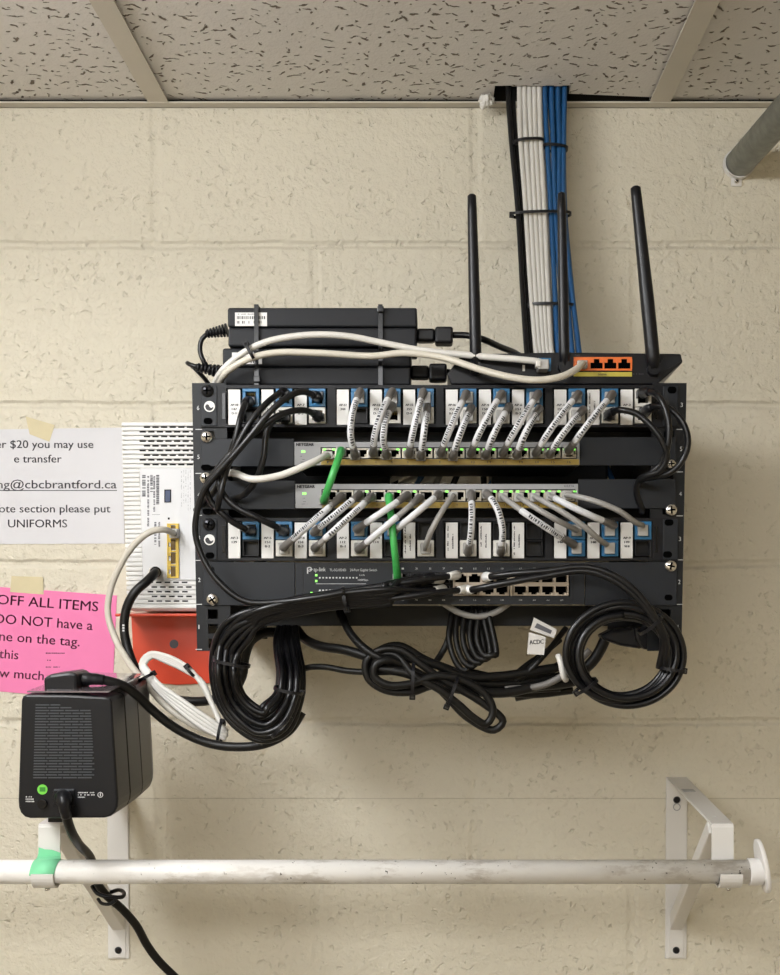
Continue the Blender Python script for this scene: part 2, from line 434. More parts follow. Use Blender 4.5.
def tie(label, px, py, d, wpx, depth, ang=0, head=1, group=None, m='bplast', r=.0016, hside=1):
    """cable tie: a closed strap round a bundle. wpx = bundle width in pixels across the strap, ang = strap angle in degrees, depth = bundle thickness"""
    c = W(px, py, d); sc = (W(px + 1, py, d) - c).x; a = math.radians(ang)
    ux = Vector((math.cos(a), 0, -math.sin(a))); mb = MB(); R = wpx * sc / 2; N = 28; pts = []
    for k in range(N):
        g = 2 * math.pi * k / N; cx, cy = math.cos(g), math.sin(g)
        ex = abs(cx) ** .7 * (1 if cx > 0 else -1); ey = abs(cy) ** .7 * (1 if cy > 0 else -1)
        pts.append(c + ux * ex * R + Vector((0, ey * depth / 2, 0)))
    wdir = Vector((0, 1, 0)).cross(ux)
    vs, fs = [], []
    for i, p in enumerate(pts):
        nrm = (p - c).normalized()
        for s1, s2 in ((-1, 0), (1, 0), (1, 1), (-1, 1)): vs.append(p + wdir * s1 * r + nrm * (.0012 * s2))
    for i in range(N):
        j = (i + 1) % N
        for k in range(4): fs.append((i * 4 + k, i * 4 + (k + 1) % 4, j * 4 + (k + 1) % 4, j * 4 + k))
    mb.add(vs, fs)
    o = thing('cable_tie', label, 'cable tie', c, group)
    obj('strap', mb, m, o)
    if head:
        hb = MB(); e = c + ux * R * hside; s = .0027
        q = [e + ux * a1 * s + wdir * b1 * s * 1.1 for a1, b1 in ((-1, -1), (1, -1), (1, 1), (-1, 1))]
        hb.hexa([p + Vector((0, -.004, 0)) for p in q], [p + Vector((0, .002, 0)) for p in q])
        obj('locking_head', hb, m, o, bevel=.0006)
    return o

ORD = ['first', 'second', 'third', 'fourth', 'fifth', 'sixth', 'seventh', 'eighth', 'ninth', 'tenth', 'eleventh', 'twelfth', 'thirteenth', 'fourteenth', 'fifteenth', 'sixteenth']

# ================================================================== SETTING
XL, XR, YF = -2.3, 1.5, -3.4
struct('wall_back', MB().box(XL, XR, 0, .1, 0, ZC + .30), 'wall')
struct('wall_left', MB().box(XL - .1, XL, YF, 0, 0, ZC + .30), 'plain')
struct('wall_right', MB().box(XR, XR + .1, YF, 0, 0, ZC + .30), 'plain')
struct('wall_front', MB().box(XL - .1, XR + .1, YF - .1, YF, 0, ZC + .30), 'plain')
struct('floor', MB().box(XL - .1, XR + .1, YF - .1, .1, -.1, 0), 'floor')
T0 = ZC + .006                                                     # face of the ceiling tiles
xa, xb = W(494, 100, .03).x, W(569, 95, .03).x
ce = MB()
ce.box(XL, XR, YF, -.052, T0, T0 + .016)
ce.box(XL, xa, -.052, -.010, T0, T0 + .016)
ce.box(W(651, 104, .02).x, XR, -.052, -.010, T0, T0 + .016)
xc = W(651, 104, .02).x
ce.add([(xb, -.052, T0), (xc, -.052, T0), (xc, -.018, T0), (xb, -.028, T0), (xb, -.052, T0 + .016), (xc, -.052, T0 + .016), (xc, -.018, T0 + .016), (xb, -.028, T0 + .016)],
       [(0, 1, 2, 3), (4, 5, 6, 7), (0, 1, 5, 4), (1, 2, 6, 5), (2, 3, 7, 6), (3, 0, 4, 7)])
# nibbled edge of the cut-out
for k in range(9):
    x = xa + (xb - xa) * (k + .5) / 9; w = (xb - xa) / 18; y = -.052 + random.uniform(.0005, .0045)
    ce.box(x - w, x + w, -.053, y, T0 + .0002, T0 + .0158)
struct('ceiling', ce, 'tile')
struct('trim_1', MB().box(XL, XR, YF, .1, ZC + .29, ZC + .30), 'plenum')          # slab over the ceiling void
struct('wall_void', MB().box(XL, XR, -.0006, -.0001, ZC + .006, ZC + .29), 'plenum')  # dark sheet over the block above the ceiling, painting in the void's shade
struct('trim_2', MB().box(XL, XR, -.016, 0, ZC, ZC + .0018).box(XL, XR, -.0018, 0, ZC, ZC + .005), 'tbar')   # wall angle
xg = W(157, 104, .022).x; xh = W(661, 104, .022).x; pit_ = xh - xg
n_ = 3
for i in range(-3, 3):
    x = xg + pit_ * i
    if x < XL or x > XR: continue
    struct('trim_%d' % n_, MB().box(x - .0125, x + .0125, YF, -.0161, ZC + .0006, ZC + .0024).box(x - .001, x + .001, YF, -.0161, ZC + .0024, ZC + .04), 'tbar'); n_ += 1
struct('trim_%d' % n_, MB().box(XL, XR, -1.2325, -1.2075, ZC + .0002, ZC + .0006), 'tbar')

# ceiling lamps: one up to the left near the wall, plus an unseen fill light added further back to lift the shadows
def lamp(label, x0, x1, y0, y1, strength):
    t = thing('ceiling_light', label, 'ceiling light', ((x0 + x1) / 2, (y0 + y1) / 2, ZC - .09))
    obj('housing', MB().box(x0 - .012, x1 + .012, y0 - .012, y1 + .012, ZC - .018, ZC - .0005), 'wmetal', t, bevel=.003)
    b = MB(); s = .012
    b.hexa([(x0 + s, y0 + s, ZC - .15), (x1 - s, y0 + s, ZC - .15), (x1 - s, y1 - s, ZC - .15), (x0 + s, y1 - s, ZC - .15)], [(x0, y0, ZC - .0181), (x1, y0, ZC - .0181), (x1, y1, ZC - .0181), (x0, y1, ZC - .0181)])
    lm = mat('lit_lamp_lens', (.97, .985, 1.0), .5, emit=strength)
    obj('diffuser', b, lm, t)
lamp('white fluorescent ceiling light near the block wall, lit', -.77, -.61, -1.20, -.70, 31)
lamp('added unseen fill light under the ceiling in the back of the room', -1.2, 0.0, -2.6, -2.0, 14.5)

# ================================================================== RACK
RF = .300
rack = thing('equipment_rack', 'black six-unit wall-mounted rack frame carrying the network equipment', 'rack', W(440, 655, .15))
def xz(px, py, d=RF): p = W(px, py, d); return p.x, p.z
zt, zb = xz(440, 383)[1], xz(440, 651)[1]
xl0, xr1 = W(194.5, 520, RF).x, W(684.0, 520, RF).x
LEAN = .014
def lean(b):
    zm = (zt + zb) / 2
    for v in b.v: v.x += (1 if v.x > .02 else -1) * LEAN * (v.z - zm)
    return b
def rail(x0, x1, hx0, hx1):
    b = MB(); t = .0025; y0, y1 = -RF, -RF + t
    b.box(x0, hx0, y0, y1, zb, zt); b.box(hx1, x1, y0, y1, zb, zt)
    U = (zt - zb) / 6; prev = zb
    for u in range(6):
        for q in (.17, .5, .83):
            c = zb + U * (u + q); b.box(hx0, hx1, y0, y1, prev, c - .0048); prev = c + .0048
    b.box(hx0, hx1, y0, y1, prev, zt); return b
rl = obj('mounting_rail', lean(rail(xl0, xl0 + .034, xl0 + .0115, xl0 + .0215)), 'rack', rack)
rr = obj('mounting_rail', lean(rail(xr1 - .034, xr1, xr1 - .0215, xr1 - .0115)), 'rack', rack)
for x0, x1 in ((xl0, xl0 + .002), (xr1 - .002, xr1)):
    obj('side_plate', lean(MB().box(x0, x1, -RF + .0026, -.002, zb, zt)), 'rack', rack)
for x0, x1 in ((xl0 - .0, xl0 + .03), (xr1 - .03, xr1)):
    obj('wall_flange', lean(MB().box(x0 + .0001, x1 - .0001, -.002, -.0002, zb - .0, zt)), 'rack', rack)
obj('cross_bar', MB().pb(209, 606, 675, 626, .215, .245), 'rack', rack)
obj('cross_bar', MB().box(xl0 + .002, xr1 - .002, -.225, -.195, zt - .018, zt - .002), 'rack', rack)
obj('cross_bar', MB().box(xl0 + .002, xr1 - .002, -.125, -.10, zt - .018, zt - .002), 'rack', rack)
nums = MB()
for k, y in enumerate((410, 459, 497, 540, 582, 629)):
    text(nums, str(6 - k), 197.0 + k * .3, (199.2 if k < 5 else 197.9) + k * .3, y, 4.2, RF + .0002)
for k, y in enumerate((407, 451, 496, 541, 584, 629)):
    n = ['3', '5', '4', '3', '2', '1'][k]
    text(nums, n, 680.6 - k * .6, (681.5 if n == '1' else 682.8) - k * .6, y, 4.2, RF + .0002)
for y in (429, 473, 515, 560, 604, 649): nums.pb(195.5, y, 202, y + .7, RF, RF + .0002)
for y in (429, 471.5, 515.5, 559.5, 604, 648): nums.pb(676.5, y, 683, y + .7, RF, RF + .0002)
obj('unit_numbers', nums, 'whiteink', rack)

def screw(parent, px, py, d, m='steel', r=.0062, name='screw'):
    c = W(px, py, d); b = MB(); prof = [(r, 0), (r, .0012), (r * .8, .0026), (r * .4, .0034), (0.0001, .0036)]; n = 20
    vs = [c + Vector((math.cos(2 * math.pi * k / n) * rr, -h, math.sin(2 * math.pi * k / n) * rr)) for rr, h in prof for k in range(n)]
    b.add(vs, [(i * n + k, i * n + (k + 1) % n, (i + 1) * n + (k + 1) % n, (i + 1) * n + k) for i in range(len(prof) - 1) for k in range(n)], True)
    o = obj(name, b, m, parent)
    x = MB(); a = random.random() * 1.5
    for g in (a, a + math.pi / 2):
        u = Vector((math.cos(g), 0, math.sin(g))); v = Vector((-math.sin(g), 0, math.cos(g))); L, w = r * .6, r * .14
        q = [c + u * s1 * L + v * s2 * w for s1, s2 in ((-1, -1), (1, -1), (1, 1), (-1, 1))]
        x.hexa([p + Vector((0, -.0037, 0)) for p in q], [p + Vector((0, -.002, 0)) for p in q])
    obj('cross_slot', x, 'hole', o)
    return o
def slot(parent, px, py, d, w=9, h=6.5):
    """oval mounting hole in an ear"""
    b = MB(); c = W(px, py, d); sc = (W(px + 1, py, d) - c).x; n = 20; R = h * sc / 2; e = (w - h) * sc / 2
    pts = [c + Vector((math.cos(2 * math.pi * k / n) * R + (e if math.cos(2 * math.pi * k / n) > 0 else -e), -.0003, math.sin(2 * math.pi * k / n) * R)) for k in range(n)]
    b.add(pts + [p + Vector((0, .0004, 0)) for p in pts], [tuple(range(n))] + [(k, (k + 1) % n, n + (k + 1) % n, n + k) for k in range(n)])
    obj('mounting_hole', b, 'hole', parent)

# ---------------------------------------------------------------- patch panels
JX = [g + 33.2 * k for g in (242.5, 351.0, 460.0, 568.6) for k in range(3)]
def jack(parent, px, py, m, h=17.0, w=16.5):
    b = MB(); b.ring(px, py, px + w, py + h, 3.1, .286, .3035)
    b.pb(px + 5, py + h - 3.6, px + w - 5, py + h - 1.5, .286, .3036)
    j = obj('keystone_jack', b, m, parent, bevel=.0003)
    cbt = MB().pb(px + 2.5, py + 2.5, px + w - 2.5, py + h - 2.5, .284, .2865)
    obj('socket_cavity', cbt, 'hole', j)
    pins = MB()
    for k in range(5): pins.pb(px + 4.6 + k * 1.7, py + 3, px + 5.2 + k * 1.7, py + 6.5, .2865, .2985)
    obj('contact_pins', pins, 'yellow', j)
def blank(parent, px, py, h=17, w=16.5):
    obj('blank_insert', MB().ring(px, py, px + w, py + h, 1.2, .292, .3030).pb(px + 1, py + 1, px + w - 1, py + h - 1, .286, .290), 'bplast', parent, bevel=.0003)

def patch_panel(name_label, y0, y1, top, bot, lab, ex, logo, screws):
    t = thing('patch_bay', name_label, 'patch panel', W(440, y1, RF), 'keystone patch panels in the rack')
    # face plate with four window cut-outs
    b = MB(); f0, f1 = .3001, .3026
    wy0, wy1 = y0 + 3.2, y1 - 3.0
    wins = [(226, 327.5), (335.5, 436), (443.5, 545), (552.5, 653)]
    b.pb(200.5, y0, 678, wy0, f0, f1); b.pb(200.5, wy1, 678, y1, f0, f1)
    px = 200.5
    for a, c in wins: b.pb(px, wy0, a, wy1, f0, f1); px = c
    b.pb(px, wy0, 678, wy1, f0, f1)
    obj('face_plate', b, 'panel', t)
    bk = MB(); bk.pb(222, y0, 660, y0 + 2, .262, .300); bk.pb(222, y1 - 2, 660, y1, .262, .300)
    bk.pb(222, y0 + 2, 660, y1 - 2, .2620, .2640)
    if top[0] == 'b' and y0 < 400: bk.pb(222, y1 + .2, 668, y1 + 14, .250, .262)
    else: bk.pb(222, y0 - 11, 668, y0 - .2, .235, .262)
    obj('rear_tray', bk, 'panel', t)
    obj('ear', MB().pb(201, y0 + 1, 217, y1 - 1, .3026, .3036), 'chassis', t, bevel=.0008)
    obj('ear', MB().pb(663, y0 + 1, 678, y1 - 1, .3026, .3036), 'chassis', t, bevel=.0008)
    obj('latch_slot', MB().pb(222.2, y0 + 8, 225.2, y1 - 8, .3026, .3034), 'bgloss', t)
    obj('latch_slot', MB().pb(655.5, y0 + 8, 657.5, y1 - 8, .3026, .3034), 'bgloss', t)
    for i, x in enumerate(JX):
        for py, arr in ((y0 + 3.5, top), (y0 + 22.2, bot)):
            k = arr[i]; h = 18 if py < y0 + 10 else 16
            if k == 'b': jack(t, x, py, 'bluejack', h)
            elif k == 'w': jack(t, x, py, 'whitejack', h)
            elif k == 'g': blank(t, x, py, h)
    for i, x in enumerate(JX):
        lx = x - 14.2
        if ex and i == 8: pass
        s = MB().pb(lx, y0 + 4.5, lx + 12, y1 - 2.2, .2990, .3034)
        l = obj('label_strip', s, 'label', t, bevel=.0002)
        ink = MB(); st, rows = lab[i]
        if rows is None: scribble(ink, lx + 1.2, y0 + 8, lx + 4, y1 - 5, 1, .3036, True); scribble(ink, lx + 6, y0 + 16, lx + 9, y1 - 9, 1, .3036, True)
        else:
            yy = y0 + 21
            for q, s_ in enumerate(rows): text(ink, s_, lx + 2.2 + (q > 0) * 1.2, lx + 9.6 - (q > 0) * 1.2, yy + q * 4.2, 2.2, .3036, bold=.35)
        obj('print', ink, 'ink', l)
    if ex:                                                       # extra label and empty bay at the end of the third group
        pass
    if logo:
        c = W(209.5, (y0 + y1) / 2 + .5, .304); n = 28; R = .0054
        disc = MB().cyl(c, c + Vector((0, -.0004, 0)), R, n); lo = obj('round_logo', disc, 'label', t)
        sw = MB(); p = []
        for k in range(15): g = -math.pi * .1 - math.pi * k / 14; p.append((math.cos(g) * R * .78, math.sin(g) * R * .78))
        for k in range(9): g = math.pi + .1 - math.pi * k / 8; p.append((-R * .38 + math.cos(g) * R * .36, math.sin(g) * R * .4))
        for k in range(1, 9): g = math.pi + math.pi * k / 8; p.append((R * .36 + math.cos(g) * R * .30, math.sin(g) * R * .25))
        q = [c + Vector((a, -.0006, z)) for a, z in p]; sw.add(q, [tuple(range(len(q)))])
        obj('swirl_mark', sw, 'ink', lo)
    for sx, sy, m in screws: screw(t, sx, sy, .3036, m)
    return t
AP = lambda n, *r: ('x', ('AP-%d' % n, *r))
labU = [AP(10, '147', 'D-11'), AP(11, '151'), AP(7, '149', 'B-5'), AP(12, '344'), AP(13, '353', 'D-3'), AP(15, '355', 'D-4'), AP(16, '353', 'B-24'), AP(4, '150', 'D-8'), AP(6, '151', 'B-3'), AP(1, '150', 'B-1'), ('x', None), AP(2, '153', 'D-6')]
labL = [AP(3, '139'), AP(5, '151', 'B-2'), AP(8, '154', 'B-3'), AP(2, '112', 'B-1'), AP(4, '114'), ('x', None), ('x', None), ('x', None), ('x', None), AP(14, '146'), AP(15, '148'), AP(9, '149', 'W-8')]
pp1 = patch_panel('upper black patch panel with blue and white jacks along the top of the rack', 385, 427, 'bbbbbbbbbbbw', 'gwwgwwwwwwww', labU, False, True, [(207.5, 391, 'dsteel')])
pp2 = patch_panel('lower black patch panel with blue and white jacks between the switches', 518, 560.5, 'bbbbbggggbbb', 'gwwwgwwwgbbg', labL, True, True, [(209, 524.5, 'dsteel')])
slot(pp1, 208, 421, .3037); slot(pp2, 210, 555.5, .3037); slot(pp1, 672, 390, .3037, 9, 7); slot(pp2, 669, 522.5, .3037); slot(pp2, 667.5, 554.5, .3037)
screw(pp1, 207, 437, .3026); screw(pp2, 671, 510, .3026)

# ---------------------------------------------------------------- grey-faced sixteen port switches
def grey_switch(label, y0, y1, x0, x1, ear_r, group='sixteen-port switches in the rack', ledset=None, word=''):
    t = thing('network_switch', label, 'network switch', W(440, y1, RF), group)
    b = MB(); w0 = x0 + 26; wy0, wy1 = y0 + 5.2, y1 - 6.2
    b.pb(x0, y0, x1, wy0, .292, .3040); b.pb(x0, wy0, w0, y1, .292, .3040); b.pb(w0, wy1 + .1, x1, y1, .292, .3040); b.pb(x1 - 2.5, wy0, x1, wy1 + .1, .292, .3040)
    obj('faceplate', b, 'silver', t)
    body = MB().pb(x0, y0, x1, y1, .17, .2915); obj('housing', body, 'chassis', t)
    obj('port_shroud', MB().ring(w0, wy0, x1 - 2.5, wy1, .8, .2916, .3046), 'bplast', t)
    ec = MB(); ec.pb(201, y0 - 3.5, x0 - .4, y1 + 1.5, .3002, .3024)
    obj('left_ear', ec, 'chassis', t, bevel=.0006)
    obj('right_ear', MB().pb(x1 + .4, y0 - 5, ear_r, y1 + .5, .3002, .3024), 'chassis', t, bevel=.0006)
    obj('port_number_strip', MB().pb(w0 + .6, wy1 + .3, x1 - .5, y1 - .2, .3040, .3047), 'yellow', t)
    ink = MB()
    text(ink, 'NETGEAR', x0 + 1.5, x0 + 19, y0 + 4.0, 2.7, .3042, bold=.55); text(ink, 'NETGEAR', x0 + 1.5, x0 + 19, y0 + 3.75, 2.7, .3043, bold=.3)
    scribble(ink, x0 + 6, y0 + 13.8, x0 + 11, y0 + 15, 1, .3042); scribble(ink, x0 + 7.5, y0 + 17, x0 + 10.5, y0 + 18.4, 1, .3042); scribble(ink, x0 + 6, y0 + 19.6, x0 + 12, y0 + 20.8, 1, .3042)
    for k in range(16): text(ink, str(k + 1), w0 + 6.5 + k * 16.02, w0 + (8.0 if k < 9 else 10) + k * 16.02, y1 - 1.8, 2.2, .3049)
    if word: text(ink, word, x1 - 14, x1 - 4, y0 + 2.9, 2.0, .3042)
    obj('print', ink, 'ink', t)
    obj('indicator_light', MB().pb(x0 + 7, y0 + 8.6, x0 + 10.6, y0 + 10.6, .3040, .3044), 'led', t)
    P = []
    for k in range(16):
        cx = w0 + 8.6 + k * 16.02; P.append(cx)
        p = MB().ring(cx - 7.2, wy0 + 1, cx + 7.2, wy1 - .5, 1.6, .2916, .3036)
        p.pb(cx - 5.6, wy1 - 4.6, cx - 3.2, wy1 - 2.1, .2916, .3030); p.pb(cx + 3.2, wy1 - 4.6, cx + 5.6, wy1 - 2.1, .2916, .3030)
        po = obj('ethernet_port', p, 'shield', t, bevel=.0002)
        obj('socket_cavity', MB().pb(cx - 5.6, wy0 + 2.6, cx + 5.6, wy1 - 2.1, .2916, .2925), 'hole', po)
        on = ledset[k]
        for s in (-1, 1):
            if on & (1 if s < 0 else 2):
                obj('indicator_light', MB().pb(cx + s * 4.6 - 1.3, wy0 + 1.4, cx + s * 4.6 + 1.3, wy0 + 3.1, .3037, .3041), 'led', po)
    return t, P
sw1, P1 = grey_switch('upper grey-faced sixteen-port switch with a mustard port strip', 442, 465, 294.5, 579.5, 676, ledset=[3, 1, 0, 2, 2, 1, 2, 2, 3, 2, 3, 3, 2, 2, 3, 3])
sw2, P2 = grey_switch('lower grey-faced sixteen-port switch hung with slanting grey cables', 484, 508, 295.5, 578, 676, ledset=[0, 0, 3, 0, 2, 2, 0, 2, 0, 0, 2, 3, 3, 3, 3, 3], word='GS316')
slot(sw1, 206, 469 - 1.5, .3025, 10, 6); slot(sw2, 207, 511.5, .3025, 9, 6); slot(sw1, 669, 475, .3025, 8, 6)
screw(sw2, 206, 478, .3024); screw(sw1, 671, 464, .3024, r=.005)

# ---------------------------------------------------------------- dark twenty-four port switch
y0, y1 = 562.5, 604.5
tp = thing('network_switch', 'dark 24-port gigabit switch in the lowest filled rack space, black cables plugged in', 'network switch', W(440, y1, RF))
b = MB(); cols = [402.5 + 13.7 * k for k in range(4)] + [461 + 13.7 * k for k in range(4)] + [520.5 + 13.7 * k for k in range(4)]
b.pb(295.5, y0, 584.5, 572.2, .290, .3042); b.pb(295.5, 596.5, 584.5, y1, .290, .3042); b.pb(295.5, 572.2, 394.5, 596.5, .290, .3042); b.pb(570, 572.2, 584.5, 596.5, .290, .3042)
obj('faceplate', b, 'chassis', tp)
obj('housing', MB().pb(295.5, y0, 584.5, y1, .16, .2895), 'chassis', tp)
obj('inset_panel', MB().ring(302.5, 565.8, 573, 599.5, .8, .3042, .3047), 'bplast', tp)
obj('left_ear', MB().pb(203, y0 - .5, 295, y1 + 1, .3002, .3026), 'chassis', tp, bevel=.0006)
obj('right_ear', MB().pb(585, y0 - .5, 677, y1 + 1, .3002, .3026), 'chassis', tp, bevel=.0006)
ink = MB()
lc = W(309.5, 569.2, .3044); 
ink.tube([lc + Vector((math.cos(g) * .0021, 0, math.sin(g) * .0019)) for g in [2 * math.pi * k / 20 for k in range(20)]], .0005, 6, closed=True)
ink.pb(307, 567.5, 308.2, 573.6, .3042, .3046); ink.pb(309.5, 568.8, 312.5, 569.8, .3042, .3046)
text(ink, 'tp-link', 313.5, 325.5, 571.3, 3.9, .3044, bold=.25)
text(ink, 'TL-SG1024D', 329.5, 346, 571.2, 2.5, .3044); text(ink, '24-Port Gigabit Switch', 350, 377, 571.2, 2.5, .3044)
text(ink, '1000Mbps', 358, 368, 580.8, 1.9, .3044); text(ink, 'Link', 359.5, 365, 575.8, 1.6, .3044); ink.pb(316, 583.6, 366, 584.0, .3042, .3044)
for r, y in enumerate((577.0, 589.6)):
    for k in range(12 if r == 0 else 9): ink.pb(319 + k * 3.35, y, 320.6 + k * 3.35, y + 1.5, .3042, .3044)
text(ink, 'Power', 308, 314, 596.5, 1.8, .3044)
for i, cx in enumerate(cols):
    n = 2 * (i + 1)
    text(ink, str(n - 1), cx - 1, cx + 1.4, 569.5, 1.8, .3044)
    text(ink, str(n), cx - 1.4, cx + 1.6, 600.6, 1.8, .3044)
obj('print', ink, 'whiteink', tp)
for px, py in ((315.2, 574.2), (315.2, 580), (310.5, 592)): obj('indicator_light', MB().pb(px, py, px + 2, py + 2, .3042, .3046), 'led', tp)
for i, cx in enumerate(cols):
    for r, (ya, yb) in enumerate(((572.8, 583.4), (585.2, 595.6))):
        m = 'bplast' if i < 4 else 'beige'
        p = MB().ring(cx - 6.9, ya, cx + 6.9, yb, 1.0 if m == 'bplast' else 1.1, .2896, .3048)
        if r: p.pb(cx - 5.5, yb - 3.0, cx - 3, yb - 1, .2896, .3046).pb(cx + 3, yb - 3.0, cx + 5.5, yb - 1, .2896, .3046)
        else: p.pb(cx - 5.5, ya + 1, cx - 3, ya + 3, .2896, .3046).pb(cx + 3, ya + 1, cx + 5.5, ya + 3, .2896, .3046)
        po = obj('ethernet_port', p, m, tp)
        obj('socket_cavity', MB().pb(cx - 5.8, ya + 1, cx + 5.8, yb - 1, .2896, .2900), 'hole', po)
obj('port_divider', MB().pb(453.2, 572.6, 455.0, 595.8, .2896, .3048).pb(510.0, 572.6, 512.6, 595.8, .2896, .3048).pb(453.2, 583.4, 569, 585.2, .2896, .3046), 'beige', tp)
screw(tp, 212.5, 599.5, .3026); screw(tp, 670.5, 566, .3026); slot(tp, 210.5, 569.5, .3027, 8, 6); slot(tp, 668.5, 597.5, .3027, 8, 6)

# ================================================================== PATCH CORDS
def patch_cord(label, a, b_, bend=(0, 0), wrap=(.26, .76), m='gcable', boots=(True, True), group='grey patch cords on the rack', print_=True, lift=.345, r=.0028, bootm='boot', cat='network cable', name='network_cable', plug=True):
    x0, y0 = a; x1, y1 = b_; dx, dy = x1 - x0, y1 - y0
    pts = [(x0, y0, .3045), (x0, y0 + .0, .316), (x0 + dx * .10 + bend[0] * .4, y0 + dy * .10 + bend[1] * .4, lift - .012), (x0 + dx * .35 + bend[0], y0 + dy * .35 + bend[1], lift),
           (x0 + dx * .68 + bend[0], y0 + dy * .68 + bend[1], lift), (x1 - dx * .09 + bend[0] * .3, y1 - dy * .09, lift - .012), (x1, y1, .316), (x1, y1, .3045)]
    P = spline(pts, .002); L = length(P)
    t = thing(name, label, cat, P[len(P) // 2], group)
    obj('cable', MB().tube(P, r, 12), m, t)
    if boots[0]: q = cut(P, .004, .034); obj('boot', MB().tube(q, [.0044, .0043, .0041, .0039, .0037, .0035], 12), bootm, t)
    if boots[1]: q = cut(P, -.034, -.004); obj('boot', MB().tube(q, [.0035, .0037, .0039, .0041, .0043, .0044], 12), bootm, t)
    if plug:
        for x, y, s in ((x0, y0, 1), (x1, y1, 1)):
            jc = [(jx + 8.25, jy) for jx in JX for jy in (397.2, 415.2, 530.2, 548.2) if abs(jx + 8.25 - x) < 9 and abs(jy - y) < 8.5]
            hy = 4.6
            if jc: (x, y), hy = min(jc, key=lambda q: abs(q[1] - y) + abs(q[0] - x)), 5.6
            obj('plug', MB().pb(x - 4.9, y - hy, x + 4.9, y + hy, .294, .3085).pb(x - 2, y + 3.6 * s, x + 2, y + 5.0 * s, .296, .306), 'clear', t, bevel=.0006)
    if wrap:
        q = cut(P, L * wrap[0], L * wrap[1]); w = obj('wrap_label', MB().tube(q, r + .0005, 14), 'sleeve', t)
        if print_:
            ink = MB(); rnd = random.Random(hash((x0, y0)) & 255); s = L * (wrap[0] + .08); off = rnd.uniform(-.5, .5)
            end = L * (wrap[1] - .06)
            while s < end:
                l = rnd.uniform(.0006, .0022); p = cut(P, s, s + l); tdir = (p[-1] - p[0]).normalized(); nrm = Vector((0, -1, 0)); nrm = (nrm - tdir * nrm.dot(tdir)).normalized(); sd = tdir.cross(nrm)
                rr = r + .0006; g0, g1 = off - .62 * rnd.uniform(.5, 1), off + .62 * rnd.uniform(.5, 1)
                vs = []
                for pp in (p[0], p[-1]):
                    for g in (g0, (g0 + g1) / 2, g1): vs.append(pp + nrm * math.cos(g) * rr + sd * math.sin(g) * rr)
                ink.add(vs, [(0, 1, 4, 3), (1, 2, 5, 4)]); s += l + rnd.uniform(.0005, .0011)
            if ink.v: obj('print', ink, 'ink', w)
    return t
up = [((360, 392), (355, 455), (-6, 0), (.24, .74)), ((392, 392), (373, 453), (-4, 0), (.26, .76)), ((392, 406), (386.5, 455), (-5, 0), (.26, .78)), ((423, 392.5), (409, 454), (-1, 0), (.2, .72)),
      ((427, 407), (421, 456), (0, 0), (.2, .76)), ((466, 394), (441, 453), (-1, 0), (.3, .74)), ((471, 408), (453, 456), (-1, 0), (.2, .78)), ((501.5, 394), (471, 453), (-2, 0), (.26, .72)),
      ((509, 407), (486, 455), (-2, 0), (.3, .78)), ((538, 394), (503, 453), (-1, 0), (.28, .72)), ((539, 409), (517, 455), (-2, 0), (.2, .76)), ((578, 394.5), (536, 453), (-2, 0), (.26, .74)),
      ((583, 410), (550, 454), (-2, 0), (.22, .76)), ((612, 394.5), (569, 450), (-1, 0), (.26, .72))]
for i, (a, c, bd, wr) in enumerate(up):
    patch_cord('%s labelled grey patch cord from the left on the upper patch panel' % ORD[i], a, c, bd, wr, group='labelled grey patch cords on the upper patch panel')
lo = [((341, 497), (284, 547), (0, 0), (.3, .8), 1), ((359, 495), (314, 532), (0, 0), (.26, .74), 1), ((371, 497), (315, 548), (0, 0), (.26, .68), 1), ((407, 495.5), (357, 529), (0, 0), (.26, .80), 0),
      ((419.5, 498), (359, 549), (0, 0), (.42, .76), 0), ((438.5, 494.5), (394.5, 531), (0, 0), (.26, .86), 0), ((453, 496), (425, 548), (-3, 0), None, 0), ((471, 494), (468, 552), (2, 0), (.26, .78), 1),
      ((487, 494), (501, 552), (6, -4), (.22, .72), 1), ((503, 497), (573, 544), (-2, 0), (.34, .86), 1), ((519, 497), (576, 530), (-2, 0), None, 0), ((535, 497), (606, 544), (0, -3), None, 0),
      ((551, 496), (613, 525), (-2, 0), (.2, .78), 0), ((567, 495), (642, 525), (0, -5), None, 0)]
for i, (a, c, bd, wr, pr) in enumerate(lo):
    lt = wr is None or i > 8
    patch_cord('grey patch cord %s, %s from left on the lower panel' % ('with white wrap label' if wr else 'without wrap label', ORD[i]), a, c, bd, wr, m='gcable', boots=(not lt, not lt or i in (9, 12)),
               print_=bool(pr), group='grey patch cords on the lower patch panel', lift=.34 + .004 * (i % 3))
patch_cord('short green patch cord joining the two grey-faced switches', (341, 451), (324, 500), (0, 0), None, 'green', (True, True), None, bootm='green', r=.0036)
patch_cord('green patch cord running from the lower switch down to the dark switch', (389, 497), (397.5, 578), (0, 0), None, 'green', (True, True), None, bootm='green', r=.0035, lift=.338)
# white cord into the first port of the upper switch
t = thing('network_cable', 'white patch cord curving from the left cable tangle into the upper switch', 'network cable', W(270, 477, .34))
P = spline([(221, 475, .285), (229, 473, .318), (236, 473.5, .335), (252, 479, .345), (278, 476, .345), (311, 463, .34), (324, 456.5, .325), (328, 455.5, .304)], .002)
obj('cable', MB().tube(P, .0034, 12), 'wcable', t); obj('plug', MB().pb(323.5, 451, 332.5, 459, .296, .310), 'clear', t, bevel=.0006)

